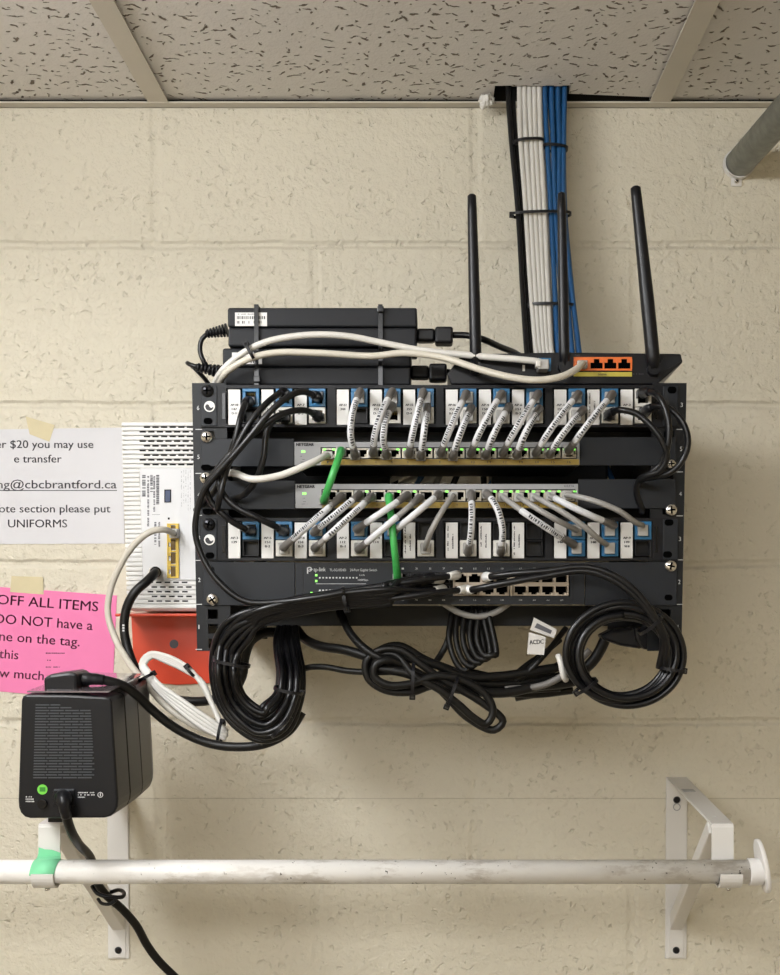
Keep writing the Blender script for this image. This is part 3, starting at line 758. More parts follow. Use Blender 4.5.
def black_cord(label, pts, r=.0031, plug0=None, plug1=None, group=None, m='bcable', name='network_cable'):
    P = spline(pts, .003)
    t = thing(name, label, 'network cable', P[len(P) // 2], group)
    obj('cable', MB().tube(P, r, 12), m, t)
    for q, e in ((plug0, 0), (plug1, 1)):
        if q is None: continue
        x, y, d = q
        obj('plug', MB().pb(x - 5.2, y - 4, x + 5.2, y + 4, .294, .3085), 'bgloss', t, bevel=.0008)
        obj('boot', MB().tube(cut(P, .0, .024) if e == 0 else cut(P, -.024, -.0001), [.0056, .0054, .005, .0046, .0042, .0038] if e == 0 else [.0038, .0042, .0046, .005, .0054, .0056], 12), 'bplast', t)
    return t
g = 'black cords looping off the left of the upper patch panel'
black_cord('black cord hanging straight down from the first blue jack at upper left', [(249, 402, .305), (246, 402, .325), (241, 416, .342), (236, 436, .345), (229, 458, .342), (222, 476, .335), (214, 492, .325), (205, 500, .315), (196, 510, .285)], plug0=(250, 400, 0), group=g)
black_cord('black cord arching from the second blue jack into the left tangle', [(284, 393, .305), (281, 393, .325), (268, 402, .345), (252, 420, .352), (240, 440, .352), (231, 458, .350), (225, 475, .345), (220, 496, .345), (236, 522, .345), (262, 552, .30), (268, 560, .28)][:8] + [(217, 510, .34)], plug0=(284, 395, 0), group=g)
black_cord('black cord from the third upper blue jack running down beside the rack', [(317, 397, .305), (314, 395, .325), (300, 392, .345), (285, 399, .354), (268, 414, .358), (252, 434, .358), (237, 452, .356), (219, 472, .352), (204, 491, .348), (197, 512, .345), (195.5, 534, .343), (203, 558, .343), (219, 582, .345), (245, 601, .347), (280, 602, .35), (318, 597, .356), (345, 592, .356)], plug0=(318, 395, 0), group=g)
black_cord('black cord from the lower white jack under the third blue jack', [(318, 417, .305), (315, 414, .325), (301, 410, .342), (280, 415, .350), (258, 430, .352), (241, 444, .348), (228, 457, .346), (214, 474, .343), (206, 487, .340), (212, 503, .338), (230, 520, .336), (245, 529, .33), (251, 531, .306)], plug0=(319, 417, 0), plug1=(251, 531, 0), group=g)
black_cord('black cord dropping from the lower second white jack and curling inward', [(285, 419, .305), (282, 418, .320), (272, 422, .335), (266, 436, .338), (264, 456, .338), (257, 478, .334), (246, 493, .326), (238, 497, .315), (226, 500, .29)], plug0=(285, 418, 0), group=g)
black_cord('black cord sweeping from the left tangle to the second lower blue jack', [(218, 476, .335), (222, 492, .338), (236, 507, .340), (258, 518, .340), (274, 526, .334), (284, 531, .306)], plug1=(284, 531, 0), group=g)
g = 'black cords looping at the right end of the rack'
black_cord('black cord in a low arc from the last labelled jack at the right', [(609, 416, .305), (612, 412, .325), (622, 410, .340), (637, 414, .345), (650, 425, .350), (662, 441, .352), (667, 457, .350), (660, 471, .345), (646, 476, .335), (638, 482, .325), (637, 495, .318), (642, 509, .312), (642, 512, .304)], plug0=(609, 416, 0), group=g)
black_cord('black cord from the upper right white jack, inner loop', [(642, 393, .305), (648, 392, .325), (658, 396, .342), (666, 410, .350), (669, 430, .352), (667, 449, .350), (661, 464, .344), (651, 473, .338), (641, 478, .325), (638, 484, .30)], plug0=(642, 394, 0), group=g)
black_cord('black cord bulging furthest right past the rack edge', [(645, 412, .305), (650, 408, .325), (662, 406, .338), (675, 413, .345), (685, 427, .348), (688, 444, .348), (682, 461, .345), (669, 473, .342), (654, 477, .336), (642, 479, .325), (637, 484, .295)], plug0=(645, 411, 0), group=g)

# black cords fanning out of the dark switch, tied, then looped below
g = 'black cords bundled leftward from the dark switch'
starts = [(457, 575), (441, 579), (443, 589), (467, 589), (431, 577), (418, 579), (431, 590), (418, 590), (404, 590)]
SP = {0: (453.5, 577), 1: (437, 580), 2: (438, 588), 3: (462, 590)}
for i, (sx, sy) in enumerate(starts):
    f = i / 8.0
    ty = 591 + 15 * ((i * 5) % 9) / 8.0; td = .338 + .010 * ((i * 4) % 9) / 8.0
    lx = 212 + 25 * f; bx = 262 + 4 * math.sin(i * 2); by = 741 - 32 * f; ux = 303 - 24 * f
    dd = .305 + .022 * ((i * 2) % 5) / 4.0
    pts = [(sx, sy, .306), (sx - 7, sy + 1, .322), (sx - 34, sy * .7 + ty * .3, .335 + .01 * f), (392, ty - 5 + (sy - 583) * .2, td), (346, ty, td), (300, ty + 7, td + .002), (258, ty + 17 + 3 * f, td), (lx + 16, ty + 30 + 3 * f, .335),
           (lx + 4, ty + 48, .328), (lx, 672 + 3 * f, dd + .01), (lx + 7, 704 - 8 * f, dd), (lx + 25 - 4 * f, 728 - 20 * f, dd), (bx, by, dd), (ux - 16, by - 9 + 6 * f, dd), (ux - 3, 704 - 10 * f, dd - .01), (ux, 676, dd - .02), (ux - 6 + 3 * f, 640, .26), (296 - 12 * f, 612, .22)]
    lab = 'black cord bundled leftward, from %s' % ('the uppermost white-booted plug of the dark switch' if i == 0 else 'the second white-booted plug of the dark switch' if i == 1 else 'the lower middle white-booted plug of the dark switch' if i == 2 else 'the lower right white-booted plug of the dark switch' if i == 3 else 'the %s covered socket of the dark switch' % ORD[i - 4])
    P = spline(pts, .004)
    t = thing('network_cable', lab, 'network cable', P[len(P) // 2], g)
    obj('cable', MB().tube(P, .0031, 10), 'bcable', t)
    if i < 4: o = obj('boot', MB().tube(cut(P, .0, .020), [.0048, .0046, .0042, .0038], 12), 'whitejack', t); o['label'] = 'off-white boot'
    else: obj('boot', MB().tube(cut(P, .0, .020), [.0050, .0048, .0044, .0038], 12), 'bplast', t)
tie('black cable tie cinching the cord bundle in front of the dark switch', 345, 599, .343, 22, .024, 80, hside=1)
tie('black cable tie at the top left of the hanging cord loop', 232, 663, .33, 34, .036, 12, hside=-1)
tie('black cable tie low on the right of the hanging cord loop', 281, 727, .315, 24, .034, 130, hside=-1)
tie('black cable tie on the inner right leg of the hanging cord loop', 289, 690, .318, 28, .04, 12, hside=1)

g = 'two black cords running right from the dark switch'
for i, (a, lab) in enumerate((((486, 577), 'upper'), ((467, 590), 'lower'))):
    x, y = a
    pts = [(x, y, .306), (x + 6, y - .5, .325), (x + 34, y - 4 - 2 * i, .338), (545, 571 + 5 * i, .342), (585, 567 + 4 * i, .345), (613, 575 + 5 * i, .348), (638, 594 + 5 * i, .350), (655, 618 + 4 * i, .350), (666 - 3 * i, 640, .345), (664 - 5 * i, 668, .335)]
    P = spline(pts, .004); t = thing('network_cable', '%s of the two white-booted black cords arching right into the round coil' % lab, 'network cable', P[len(P) // 2], g)
    obj('cable', MB().tube(P, .0034, 12), 'bcable', t); o = obj('boot', MB().tube(cut(P, 0, .018), [.0052, .005, .0045, .004], 12), 'label', t); o['label'] = 'white boot'

# ---------------------------------------------------------------- round coil at the right
pts = [(600, 612, .22), (612, 607, .27)]
turns = 9; cx, cy = 623.5, 657.5; RS = [60, 40, 52, 44, 57, 38, 62, 48, 55, 42, 60]
for k in range(turns * 12 + 1):
    a = -math.pi / 2 + 2 * math.pi * k / 12; tn = k / 12.0
    R = RS[int(tn)]; R2 = RS[min(int(tn) + 1, 10)]; rr = R + (R2 - R) * (tn - int(tn))
    ox = .8 * math.sin(tn * 3.1); oy = -(60 - rr) * .26
    pts.append((cx + ox + math.cos(a) * rr * 1.02, cy + oy + math.sin(a) * rr * .90, .314 + .008 * math.sin(tn * 2.4) + .014 * (tn / turns)))
P = spline(pts, .004)
tag(obj('coiled_cable', MB().tube(P, .0034, 12), 'bcable'), 'round coil of black cable hanging below the right end of the rack', 'coiled cable')
tie('black cable tie at the right of the round coil', 671, 669, .328, 26, .036, 8, hside=1)
tie('black cable tie at the lower left of the round coil', 586, 686, .328, 24, .036, -35, hside=-1)
tie('black cable tie at the top right of the round coil', 650, 625, .335, 26, .036, -40, hside=1)

# power plug inside the coil, and the tangle below the rack
t = thing('power_plug', 'black angled power plug seen through the round coil', 'power plug', W(630, 650, .27))
obj('body', MB().prism([(600, 636), (612, 630), (634, 627), (647, 634), (648, 646), (640, 649), (621, 646), (606, 641)], .25, .28), 'bplast', t, bevel=.003)
obj('collar', MB().prism([(634, 626), (651, 627), (661, 640), (659, 649), (644, 650), (636, 640)], .248, .286), 'bplast', t, bevel=.003)
cable('power_cable', 'thick grey-black cord slanting down left inside the round coil', 'power cord', [(606, 637, .262), (600, 650, .26), (592, 662, .258), (572, 678, .25), (545, 690, .24), (515, 696, .235)], .0058, 'dcable')
cable('power_cable', 'black cord from under the dark switch into the middle cord bundle', 'power cord', [(338, 604, .24), (342, 617, .262), (351, 634, .285), (364, 648, .30), (380, 658, .305), (400, 664, .30)], .0042, 'dcable')
cable('power_cable', 'black cord crossing from the hanging loop to the middle cord bundle, upper', 'power cord', [(296, 628, .22), (305, 639, .24), (320, 646, .26), (345, 650, .28), (366, 656, .29), (392, 664, .295)], .0050, 'dcable')
cable('power_cable', 'thin black cord crossing from the hanging loop to the middle bundle, lower', 'power cord', [(296, 674, .26), (306, 668, .27), (325, 667, .28), (348, 671, .285), (366, 672, .29), (395, 672, .295)], .0032, 'dcable')
# middle bundle: folded mains cord
pts = [(560, 688, .25), (520, 690, .26), (480, 690, .275), (440, 683, .29), (412, 692, .298), (385, 690, .300), (368, 678, .302), (366, 662, .302), (380, 650, .302), (400, 650, .302), (418, 662, .302), (440, 678, .300), (478, 700, .296), (503, 721, .294), (494, 730, .294), (468, 718, .294), (447, 697, .294), (430, 680, .296), (408, 668, .298),
       (390, 660, .308), (376, 664, .310), (374, 676, .310), (388, 685, .310), (410, 684, .308), (436, 676, .304), (462, 680, .300), (486, 695, .298), (493, 712, .298), (486, 724, .298), (474, 718, .300), (458, 704, .302), (440, 690, .304), (415, 676, .306), (396, 655, .300), (380, 655, .298), (371, 668, .296), (380, 682, .292), (410, 690, .288), (450, 682, .28), (500, 684, .27), (540, 680, .26), (574, 672, .25)]
tag(obj('folded_power_cable', MB().tube(spline(pts, .004), .0040, 10), 'dcable'), 'black power cord folded into a tied bundle below the middle of the rack', 'power cord')
pts = [(572, 690, .24), (530, 694, .25), (485, 688, .262), (455, 672, .275), (425, 660, .285), (398, 646, .29), (378, 652, .292), (369, 668, .292), (380, 684, .29), (408, 690, .288), (432, 678, .284), (460, 672, .28), (500, 678, .27), (545, 672, .26), (566, 660, .25), (575, 640, .235), (580, 618, .21)]
tag(obj('folded_power_cable', MB().tube(spline(pts, .004), .0046, 10), 'dcable'), 'thicker black power cord behind the folded bundle, leading right to the coil', 'power cord')
cable('power_cable', 'straight black cord lying along the middle bundle toward the coil', 'power cord', [(372, 668, .300), (402, 672, .303), (436, 684, .299), (466, 690, .288), (502, 693, .278), (540, 686, .27), (572, 682, .262), (586, 672, .25)], .0050, 'dcable')
cable('power_cable', 'black cord along the upper edge of the middle bundle', 'power cord', [(374, 655, .294), (405, 658, .296), (434, 664, .292), (462, 676, .284), (500, 676, .275), (540, 670, .268), (580, 664, .255)], .0046, 'dcable')
tie('black cable tie round the middle cord bundle', 413, 680, .298, 34, .034, 92, hside=1)
tie('black cable tie near the loop end of the middle bundle', 452, 692, .296, 32, .034, 110, hside=1)
# small hanging hank
pts = []
for k in range(5):
    x = 455 + 7 * k
    pts += [(x - 3, 612, .265 + .004 * k), (x - 6, 640, .275 + .004 * k), (x + 2, 664 - k * 2, .28 + .004 * k), (x + 10, 671 - k * 4, .282 + .004 * k), (x + 17 - k, 655, .28 + .004 * k), (x + 12 - k, 625, .272 + .004 * k), (x + 8 - k, 609, .268 + .004 * k)]
tag(obj('hank_of_cable', MB().tube(spline(pts, .004), .0032, 10), 'dcable'), 'hank of thin black cable hanging in loops beneath the rack bar', 'cable')
cable('power_cable', 'short black cord dropping beside the hanging hank of cable', 'power cord', [(452, 610, .26), (448, 640, .27), (440, 656, .275), (434, 664, .285)], .0034, 'dcable')
cable('network_cable', 'grey cable sagging just below the dark switch', 'network cable', [(436, 598, .272), (446, 605, .286), (460, 613, .286), (478, 616.5, .286), (496, 612, .286), (508, 604, .286), (516, 597, .272)], .0032, 'gcable')
for i, pt in enumerate(([(566, 628, .25), (552, 646, .262), (538, 662, .272), (524, 676, .27), (512, 686, .26)], [(560, 640, .25), (546, 652, .262), (530, 668, .27), (516, 680, .268), (500, 688, .26)], [(540, 656, .25), (528, 664, .262), (518, 672, .27), (506, 682, .265), (495, 688, .26)])):
    cable('power_cable', '%s black cord slanting below the paper tags' % ('upper', 'middle', 'lower')[i], 'power cord', pt, .0030, 'dcable', 'thin cords below the paper tags')
cable('power_cable', 'grey-brown cord curving under the round coil to the middle bundle', 'power cord', [(590, 650, .285), (578, 662, .285), (562, 676, .28), (540, 686, .275), (505, 689, .27)], .0036, 'boot')
t = thing('cable_tag', 'folded white paper tag with grey print below the dark switch', 'tag', W(545, 636, .30))
obj('paper', MB().prism([(534, 617.5), (557, 629.5), (554, 638), (530, 630)], .2985, .2992), 'tag', t); ink = MB(); ink.prism([(537, 623), (552, 630.5), (550.5, 634), (534.5, 627.5)], .2993, .2996); obj('print', ink, 'greyink', t)
t = thing('cable_tag', 'white paper tag handwritten in black beneath the printed tag', 'tag', W(536, 656, .296))
obj('paper', MB().prism([(529, 632), (546, 637), (544, 655), (527, 654)], .2955, .2962), 'tag', t); ink = MB(); text(ink, 'ACDC', 529.5, 543.5, 644.5, 4.2, .2965, rot=-4, bold=.3); obj('handwriting', ink, 'ink', t)
cable('network_cable', 'white cable stub at the left of the round coil', 'network cable', [(558, 655, .305), (561, 664, .31), (563, 675, .312), (566, 680, .306)], .0030, 'wcable')

# ================================================================== ADAPTERS, ROUTER ON TOP
def adapter(label, x0, x1, y0, y1, d0, d1, lab):
    t = thing('power_adapter', label, 'power adapter', W((x0 + x1) / 2, y1, (d0 + d1) / 2), 'power adapters strapped on the rack')
    mid = (y0 + y1) / 2
    obj('upper_shell', MB().pb(x0, y0, x1, mid, d0, d1), 'bmatte', t, bevel=.0022, seg=3)
    obj('lower_shell', MB().pb(x0 + .5, mid + .6, x1 - .5, y1, d0 + .0005, d1 - .0005), 'bmatte', t, bevel=.0022, seg=3)
    l = obj('rating_label', MB().pb(*lab, d1 - .001, d1 + .0003), 'label', t)
    ink = MB(); rnd = random.Random(3); x = lab[0] + 2
    while x < lab[2] - 2:
        w = rnd.uniform(.4, 1.3); ink.pb(x, lab[1] + 3.6, x + w, lab[1] + 6.6, d1 + .0003, d1 + .0005)
        if rnd.random() < .7: ink.pb(x, lab[1] + 8.4, x + w, min(lab[3] - 1, lab[1] + 11), d1 + .0003, d1 + .0005)
        x += w + rnd.uniform(.5, 1)
    scribble(ink, lab[0] + 3, lab[1] + 1.2, lab[2] - 2, lab[1] + 2.6, 1, d1 + .0005)
    obj('barcode', ink, 'ink', l)
    return t
ZA = (385.5, 348)
a1 = adapter('lower black power adapter, resting on the rack top under another adapter', 222.5, 411, 348, 385.2, .20, .268, (232, 352.5, 262, 364))
a2 = adapter('upper black power adapter with a barcode label, stacked on another adapter', 227.5, 417, 307.5, 346.5, .20, .272, (235, 312.5, 267, 326))
def relief(parent, px, py, px2, py2, d):
    a, b = W(px, py, d), W(px2, py2, d); m = MB(); n = 7
    m.cyl(a, b, .0034, 16)
    for k in range(n):
        p = a.lerp(b, k / n); q = a.lerp(b, (k + .55) / n); m.cyl(p, q, .0072 - .003 * k / n, 16)
    obj('strain_relief', m, 'bplast', parent)
relief(a2, 227.5, 330, 206, 334, .235); relief(a1, 222.5, 372, 196, 367, .235)
obj('cord', MB().tube(spline([(208, 333.5, .235), (202, 339, .235), (200, 350, .236), (204, 362, .238), (212, 372, .23), (222, 380, .215), (232, 388, .19), (236, 400, .16)], .003), .0026, 10), 'bcable', a2)
obj('cord', MB().tube(spline([(198, 367.3, .235), (190, 364.5, .233), (187.5, 363, .225), (192, 366, .21), (204, 378, .19), (214, 392, .17)], .003), .0024, 10), 'bcable', a1)
for par, y, x0 in ((a2, 334, 417), (a1, 371, 411)):
    obj('output_connector', MB().pb(x0 - .5, y - 6, x0 + 18, y + 7, .228, .244).pb(x0 + 18, y - 8, x0 + 36, y + 9, .226, .247), 'bplast', par, bevel=.0025)
obj('cord', MB().tube(spline([(452, 335, .236), (468, 335.5, .24), (482, 339, .245), (498, 346, .22), (515, 353, .18), (528, 362, .10)], .003), .0034, 10), 'bcable', a2)
obj('cord', MB().tube(spline([(446, 372, .236), (456, 373, .22), (470, 374, .20), (482, 372, .17)], .003), .0034, 10), 'bcable', a1)
for i, x in enumerate((256.5, 380.5)):
    t = thing('cable_tie', 'tall black cable tie strapping both adapters, %s' % ('over the barcode label' if i == 0 else 'nearer their output ends'), 'cable tie', W(x, 385, .275), 'upright ties on the adapters')
    m = MB(); zt_, zb_ = W(x, 305.5, .2745).z, W(x, 386.8, .2745).z; xx = W(x, 345, .2745).x; w = .0022
    m.box(xx - w, xx + w, -.2755, -.2745, zb_, zt_); m.box(xx - w, xx + w, -.196, -.195, zb_, zt_)
    m.box(xx - w, xx + w, -.2755, -.195, zt_, zt_ + .001); m.box(xx - w, xx + w, -.2755, -.195, zb_ - .001, zb_)
    obj('strap', m, 'bgloss', t); obj('locking_head', MB().pb(x - 3.2, 306 if i else 376, x + 3.2, 312 if i else 382, .2745, .279), 'bgloss', t, bevel=.0006)

# router
rt = thing('wifi_router', 'black wireless router with three upright antennas on top of the rack', 'router', W(560, 384, .24))
fr = [(451, 384.5), (657, 384.5), (683, 362), (681, 353.5), (560, 352), (462, 354), (447, 374)]
m = MB(); D1, D0 = .296, .135; fp = [W(x, y, D1) for x, y in fr]; n = len(fp)
zbase = fp[0].z
bk = [Vector((p.x * .98 + .002, -D0, zbase + (p.z - zbase) * .55)) for p in fp]
m.add(fp + bk, [tuple(range(n)), tuple(range(2 * n - 1, n - 1, -1))] + [(i, i + n, (i + 1) % n + n, (i + 1) % n) for i in range(n)])
obj('body', m, 'bplast', rt, bevel=.0015)
obj('end_grille', MB().prism([(658.5, 383), (664, 371), (681, 361), (680, 356.5), (664, 358), (659, 366)], .2962, .2972), 'bmatte', rt)
pl = MB().pb(573.6, 357, 582, 370.5, .2962, .2985).pb(582, 357, 632, 358.8, .2962, .2985).pb(582, 368.6, 632, 370.5, .2962, .2985)
for x in (589.0, 602.8, 616.6, 630.6): pl.pb(x, 358.8, x + 1.6, 368.6, .2962, .2985)
obj('port_block', pl, 'portorange', rt)
for x in (590.6, 604.4, 618.2):
    p = MB().pb(x, 358.8, x + 3.2, 362.5, .2962, .2982).pb(x + 9, 358.8, x + 12.2, 362.5, .2962, .2982)
    po = obj('ethernet_port', p, 'portorange', rt); obj('socket_cavity', MB().pb(x, 358.8, x + 12.2, 368.6, .2961, .2966), 'hole', po)
obj('ethernet_port', MB().ring(576, 358.8, 589, 368.6, 1.2, .2962, .2984), 'portorange', rt)
obj('port_label_strip', MB().pb(573.6, 372, 632, 376.4, .2962, .2970), 'routeryellow', rt)
ink = MB(); text(ink, 'Ethernet', 598, 607, 375.4, 2.2, .2972); obj('print', ink, 'ink', rt)
ink = MB(); text(ink, 'Power', 575, 580, 355.8, 1.6, .2964); scribble(ink, 633, 373.5, 646, 375, 1, .2964); obj('white_print', ink, 'greyink', rt)
bp_ = obj('internet_port', MB().ring(537, 358, 551, 371, 1.6, .2962, .2990), 'bluejack', rt); obj('socket_cavity', MB().pb(538.6, 359.6, 549.4, 369.4, .2961, .2966), 'hole', bp_)
obj('reset_button', MB().pb(522.5, 365, 525, 371, .2962, .2972), 'whitejack', rt)
for bx, by, tx, ty, w0, w1 in ((476, 351, 471.8, 196, .0058, .0043), (564.5, 367, 561.5, 194, .0053, .0038), (655, 368, 635, 188, .0070, .0050)):
    d = .303; a, b_ = W(bx, by + (17 if bx < 500 else 0), d), W(tx, ty, d)
    if tx == 635: path = spline([(654, 369, d), (650.5, 333, d), (647, 298, d), (641.3, 243, d), (635.5, 188, d)], .01)
    else: path = [a.lerp(b_, k / 12) for k in range(13)]
    N = len(path); rs = [w0 * .75 + 0 * k if k == 0 else (w0 if k < N * .35 else w0 + (w1 - w0) * (k - N * .35) / (N * .65)) for k in range(N)]
    path.append(path[-1] + (path[-1] - path[-2]).normalized() * .0016); rs.append(w1 * .6); rs[-2] = w1
    at = obj('antenna', MB().tube(path, rs, 16), 'bplast', rt)
    jb = path[0]; obj('antenna_joint', MB().cyl(jb + Vector((0, .012, 0)), jb + Vector((0, -.004, 0)), .0062, 18), 'bplast', at)

# white cables over the adapters into the router
t = thing('network_cable', 'white network cable arching highest over the adapters to the router', 'network cable', W(346, 337, .30))
P = spline([(214, 392, .20), (215, 383, .27), (222, 371, .288), (240, 355, .292), (266, 342, .295), (308, 335, .297), (346, 336, .297), (388, 344, .297), (420, 350, .300), (482, 356.5, .306), (520, 359.5, .312), (540, 362, .312), (544, 364, .308)], .003)
obj('cable', MB().tube(P, .0033, 12), 'wcable', t)
obj('plug', MB().pb(538, 359, 549, 369, .296, .316), 'clear', t, bevel=.001)
obj('boot', MB().pb(536, 360.5, 541, 366.5, .304, .318), 'whitejack', t, bevel=.001)
t = thing('network_cable', 'ivory network cable drooping along the router into an orange port', 'network cable', W(500, 376, .31))
P = spline([(218, 393, .20), (218, 384, .272), (228, 371, .292), (246, 360, .298), (273, 353, .298), (318, 353, .298), (372, 356, .298), (404, 353, .302), (440, 357, .308), (482, 370, .322), (510, 377, .330), (536, 380, .333), (560, 377, .332), (575, 370, .324), (582, 364, .312), (583, 364, .300)], .003)
obj('cable', MB().tube(P, .0034, 12), 'icable', t); obj('plug', MB().pb(577.5, 360, 587.5, 368, .297, .306), 'clear', t, bevel=.0008)
tie('black cable tie pinching the two white cables above the rack corner', 250, 351.5, .297, 17, .014, 62, hside=-1)

# ================================================================== CABLE BUNDLE FROM THE CEILING
zup = ZC + .12
def riser(label, x_top, xm, x_bot, d, r, m, g, name='network_cable', end=None, wob=0):
    top = W(x_top, 92, d); p0 = Vector((top.x, top.y, zup))
    xx = lambda f: 0
    dd = d + .02
    pts = [p0, Vector((top.x, top.y, ZC + .03)), W(x_top, 100, d), W(x_top * .75 + xm * .25 + wob, 135, d + .004), W(xm, 212, d + .012), W((xm + x_bot) / 2 + wob * .6, 285, d + .028), W(x_bot, 350, d + .05), W(x_bot + 2, 368, d + .058), W(x_bot + (end - x_bot) * .2, 400, d + .08), W(x_bot + (end - x_bot) * .55, 452, d + .10), W(end, 500, d + .10), W(end + 4, 538, .245), W(end + 4, 540, .262)]
    return tag(obj(name, MB().tube(spline(pts, .006), r, 10), m), label, 'network cable', g)
for i in range(2):
    riser('black cable at the left edge of the ceiling bundle, %s' % ('in front' if i == 0 else 'behind'), 508.5 + 4.5 * i, 518 + 4 * i, 526.5 + 4 * i, .040 - .006 * i, .0032, 'bcable', 'black cables in the ceiling bundle', end=500 + 30 * i)
for i in range(10):
    f = (i % 5) / 4.0; back = i // 5
    riser('white cable in the ceiling bundle, %s from left in the %s layer' % (ORD[i % 5], ('front', 'back')[back]), 519.5 + 20 * f + back * 1.5, 526 + 18.5 * f + back * 2, 536 + 15 * f + back, .044 - .0068 * back, .0031, 'wcable', 'white cables in the ceiling bundle',
          end=[250, 290, 360, 400, 340, 270, 310, 380, 410, 300][i], wob=random.uniform(-.8, .8))
for i in range(8):
    f = (i % 4) / 3.0; back = i // 4
    riser('blue cable in the ceiling bundle, %s from left in the %s layer' % (ORD[i % 4], ('front', 'back')[back]), 545 + 19.5 * f - back * 1.5, 551 + 13 * f + back * 1, 558 + 21 * f - back, .043 - .0068 * back, .0031, 'bluecable', 'blue cables in the ceiling bundle',
          end=[500, 530, 560, 600, 480, 515, 545, 620][i], wob=random.uniform(-.8, 1.6))
tie('black cable tie round the white cables just below the ceiling', 529, 142, .046, 28, .022, -3, hside=-1)
tie('black cable tie round the blue cables just below the ceiling', 555, 148, .046, 24, .022, 6, hside=-1)
tie('wide black cable tie round the whole ceiling bundle', 541, 214.5, .054, 59, .024, -1, hside=-1)
tie('black cable tie round the bundle just above the router', 552, 306, .072, 44, .026, 1, hside=-1)
# dull cables crossing behind the switches inside the rack
for i, (pt, m, lb) in enumerate((([(402, 425, .12), (397, 470, .13), (390, 512, .12)], 'dcable', 'dark cable hanging behind the switches, leftmost'), ([(435, 430, .13), (422, 475, .14), (400, 512, .13)], 'bluecable', 'blue cable hanging behind the switches'), ([(452, 430, .14), (440, 475, .15), (420, 512, .14)], 'gcable', 'grey cable hanging behind the switches'), ([(476, 430, .14), (456, 478, .15), (440, 512, .14)], 'dcable', 'dark cable hanging behind the switches, right of the grey one'),
                                ([(480, 425, .14), (483, 470, .13), (486, 512, .12)], 'dcable', 'dark upright cable behind the switches'))):
    cable('network_cable', lb, 'network cable', pt, .0036, m, 'cables seen through the gap between switches')
t = thing('power_supply', 'dark power supply block mounted behind the right of the switches', 'power supply', W(540, 515, .16))
obj('case', MB().pb(492, 436, 608, 514, .08, .16), 'bmatte', t, bevel=.003)
t = thing('power_supply', 'dark power supply block mounted behind the left of the switches', 'power supply', W(340, 515, .16))
obj('case', MB().pb(240, 436, 390, 508, .06, .15), 'bmatte', t, bevel=.003)

# ================================================================== MODEM, ORANGE SHELF
Zl = 612.0
sh = thing('orange_shelf', 'orange-red plastic shelf on the wall under the white modem, hole in its face', 'shelf', W(190, 690, .0))
zl = W(160, 613.5, .075).z; xa_, xb_ = W(115.5, 613, .075).x, W(250, 613, .075).x
obj('ledge', MB().box(xa_, xb_, -.078, -.0002, zl - .0035, zl), 'orange', sh, bevel=.001)
obj('back_plate', MB().prism([(131, 615), (250, 615), (252, 640), (238, 664), (215, 683), (176, 685), (139, 681), (133, 655)], .0002, .004), 'orange', sh, bevel=.001)
c = W(174, 644, .004); obj('bolt_hole', MB().cyl(c, c + Vector((0, -.0006, 0)), .0055, 24), 'greyink', sh)

mo = thing('modem', 'white ventilated modem standing on the orange shelf beside the rack', 'modem', W(180, 612, .045))
MD = .075
def mx(u, v): return (121.0 + u + (v - 421) * .030, v)
def mq(m_, u0, v0, u1, v1, d0, d1): m_.prism([mx(u0, v0), mx(u1, v0), mx(u1, v1), mx(u0, v1)], d0, d1)
m = MB(); mq(m, 1.5, 422, 122, 611.5, .012, MD - .002); obj('case', m, 'modem', mo, bevel=.006, seg=3)
ribs = MB(); v = 422.2; k = 0
while v < 609:
    full = v < 467 or v > 579
    mq(ribs, 0.2, v, 121 if full else 17, v + 3.75, .012, MD + (.0004 if full else .0002)); v += 4.68
obj('ribbed_shell', ribs, 'modem', mo, bevel=.0009, seg=2)
m = MB(); mq(m, 17, 468, 121, 580, MD - .003, MD + .0010); obj('label_panel', m, 'modemlabel', mo, bevel=.0006)
sl = MB()
for r in range(9):
    yy = 426.2 + 4.68 * r
    for k in range(7):
        x = (22.6 if r % 2 == 0 else 18.4) + k * 8.6 - .14 * r; mq(sl, x, yy, x + 6.2, yy + 1.7, MD, MD + .0006)
for r in range(5):
    yy = 581.6 + 4.68 * r
    for k in range(5):
        x = (21.5 if r % 2 == 0 else 25.5) + k * 8.6; mq(sl, x, yy, x + 5.6, yy + 1.5, MD, MD + .0006)
vt = obj('vent_slots', sl, 'slot', mo)
ink = MB(); D = MD + .0012
rn = random.Random(5)
scribble(ink, 142, 475, 146, 500, 1, D, True, .9, rn); scribble(ink, 147, 476, 150, 527, 1, D, True, .7, rn); scribble(ink, 150, 475, 153.5, 498, 1, D, True, .8, rn); scribble(ink, 153, 475, 156, 520, 1, D, True, .7, rn)
scribble(ink, 156, 475, 160, 509, 1, D, True, .8, rn); scribble(ink, 154, 522, 157, 545, 1, D, True, .8, rn); scribble(ink, 158, 522, 161, 550, 1, D, True, .7, rn)
ink.pb(152, 514.4, 160, 514.7, D - .0001, D)
obj('print', ink, 'greyink', mo)
ink = MB(); scribble(ink, 181, 470, 192, 512, 5, D, True, .35, rn); obj('fine_print', ink, 'silver', mo)
u = obj('usb_port', MB().ring(164.3, 489.5, 171, 502.5, .9, MD, MD + .0018), 'slot', mo); obj('tongue', MB().pb(165.2, 490.4, 170.1, 501.6, MD, MD + .0014), 'usb', u)
obj('reset_hole', MB().pb(167.8, 517.5, 169.6, 519.5, MD, MD + .0014), 'hole', mo)
yb_ = MB().ring(167, 523.5, 178.6, 578, 1.4, MD, MD + .0035)
for y in (537.0, 550.6, 564.2): yb_.pb(168.4, y, 177.4, y + 1.6, MD, MD + .0035)
obj('port_block', yb_, 'portyellow', mo)
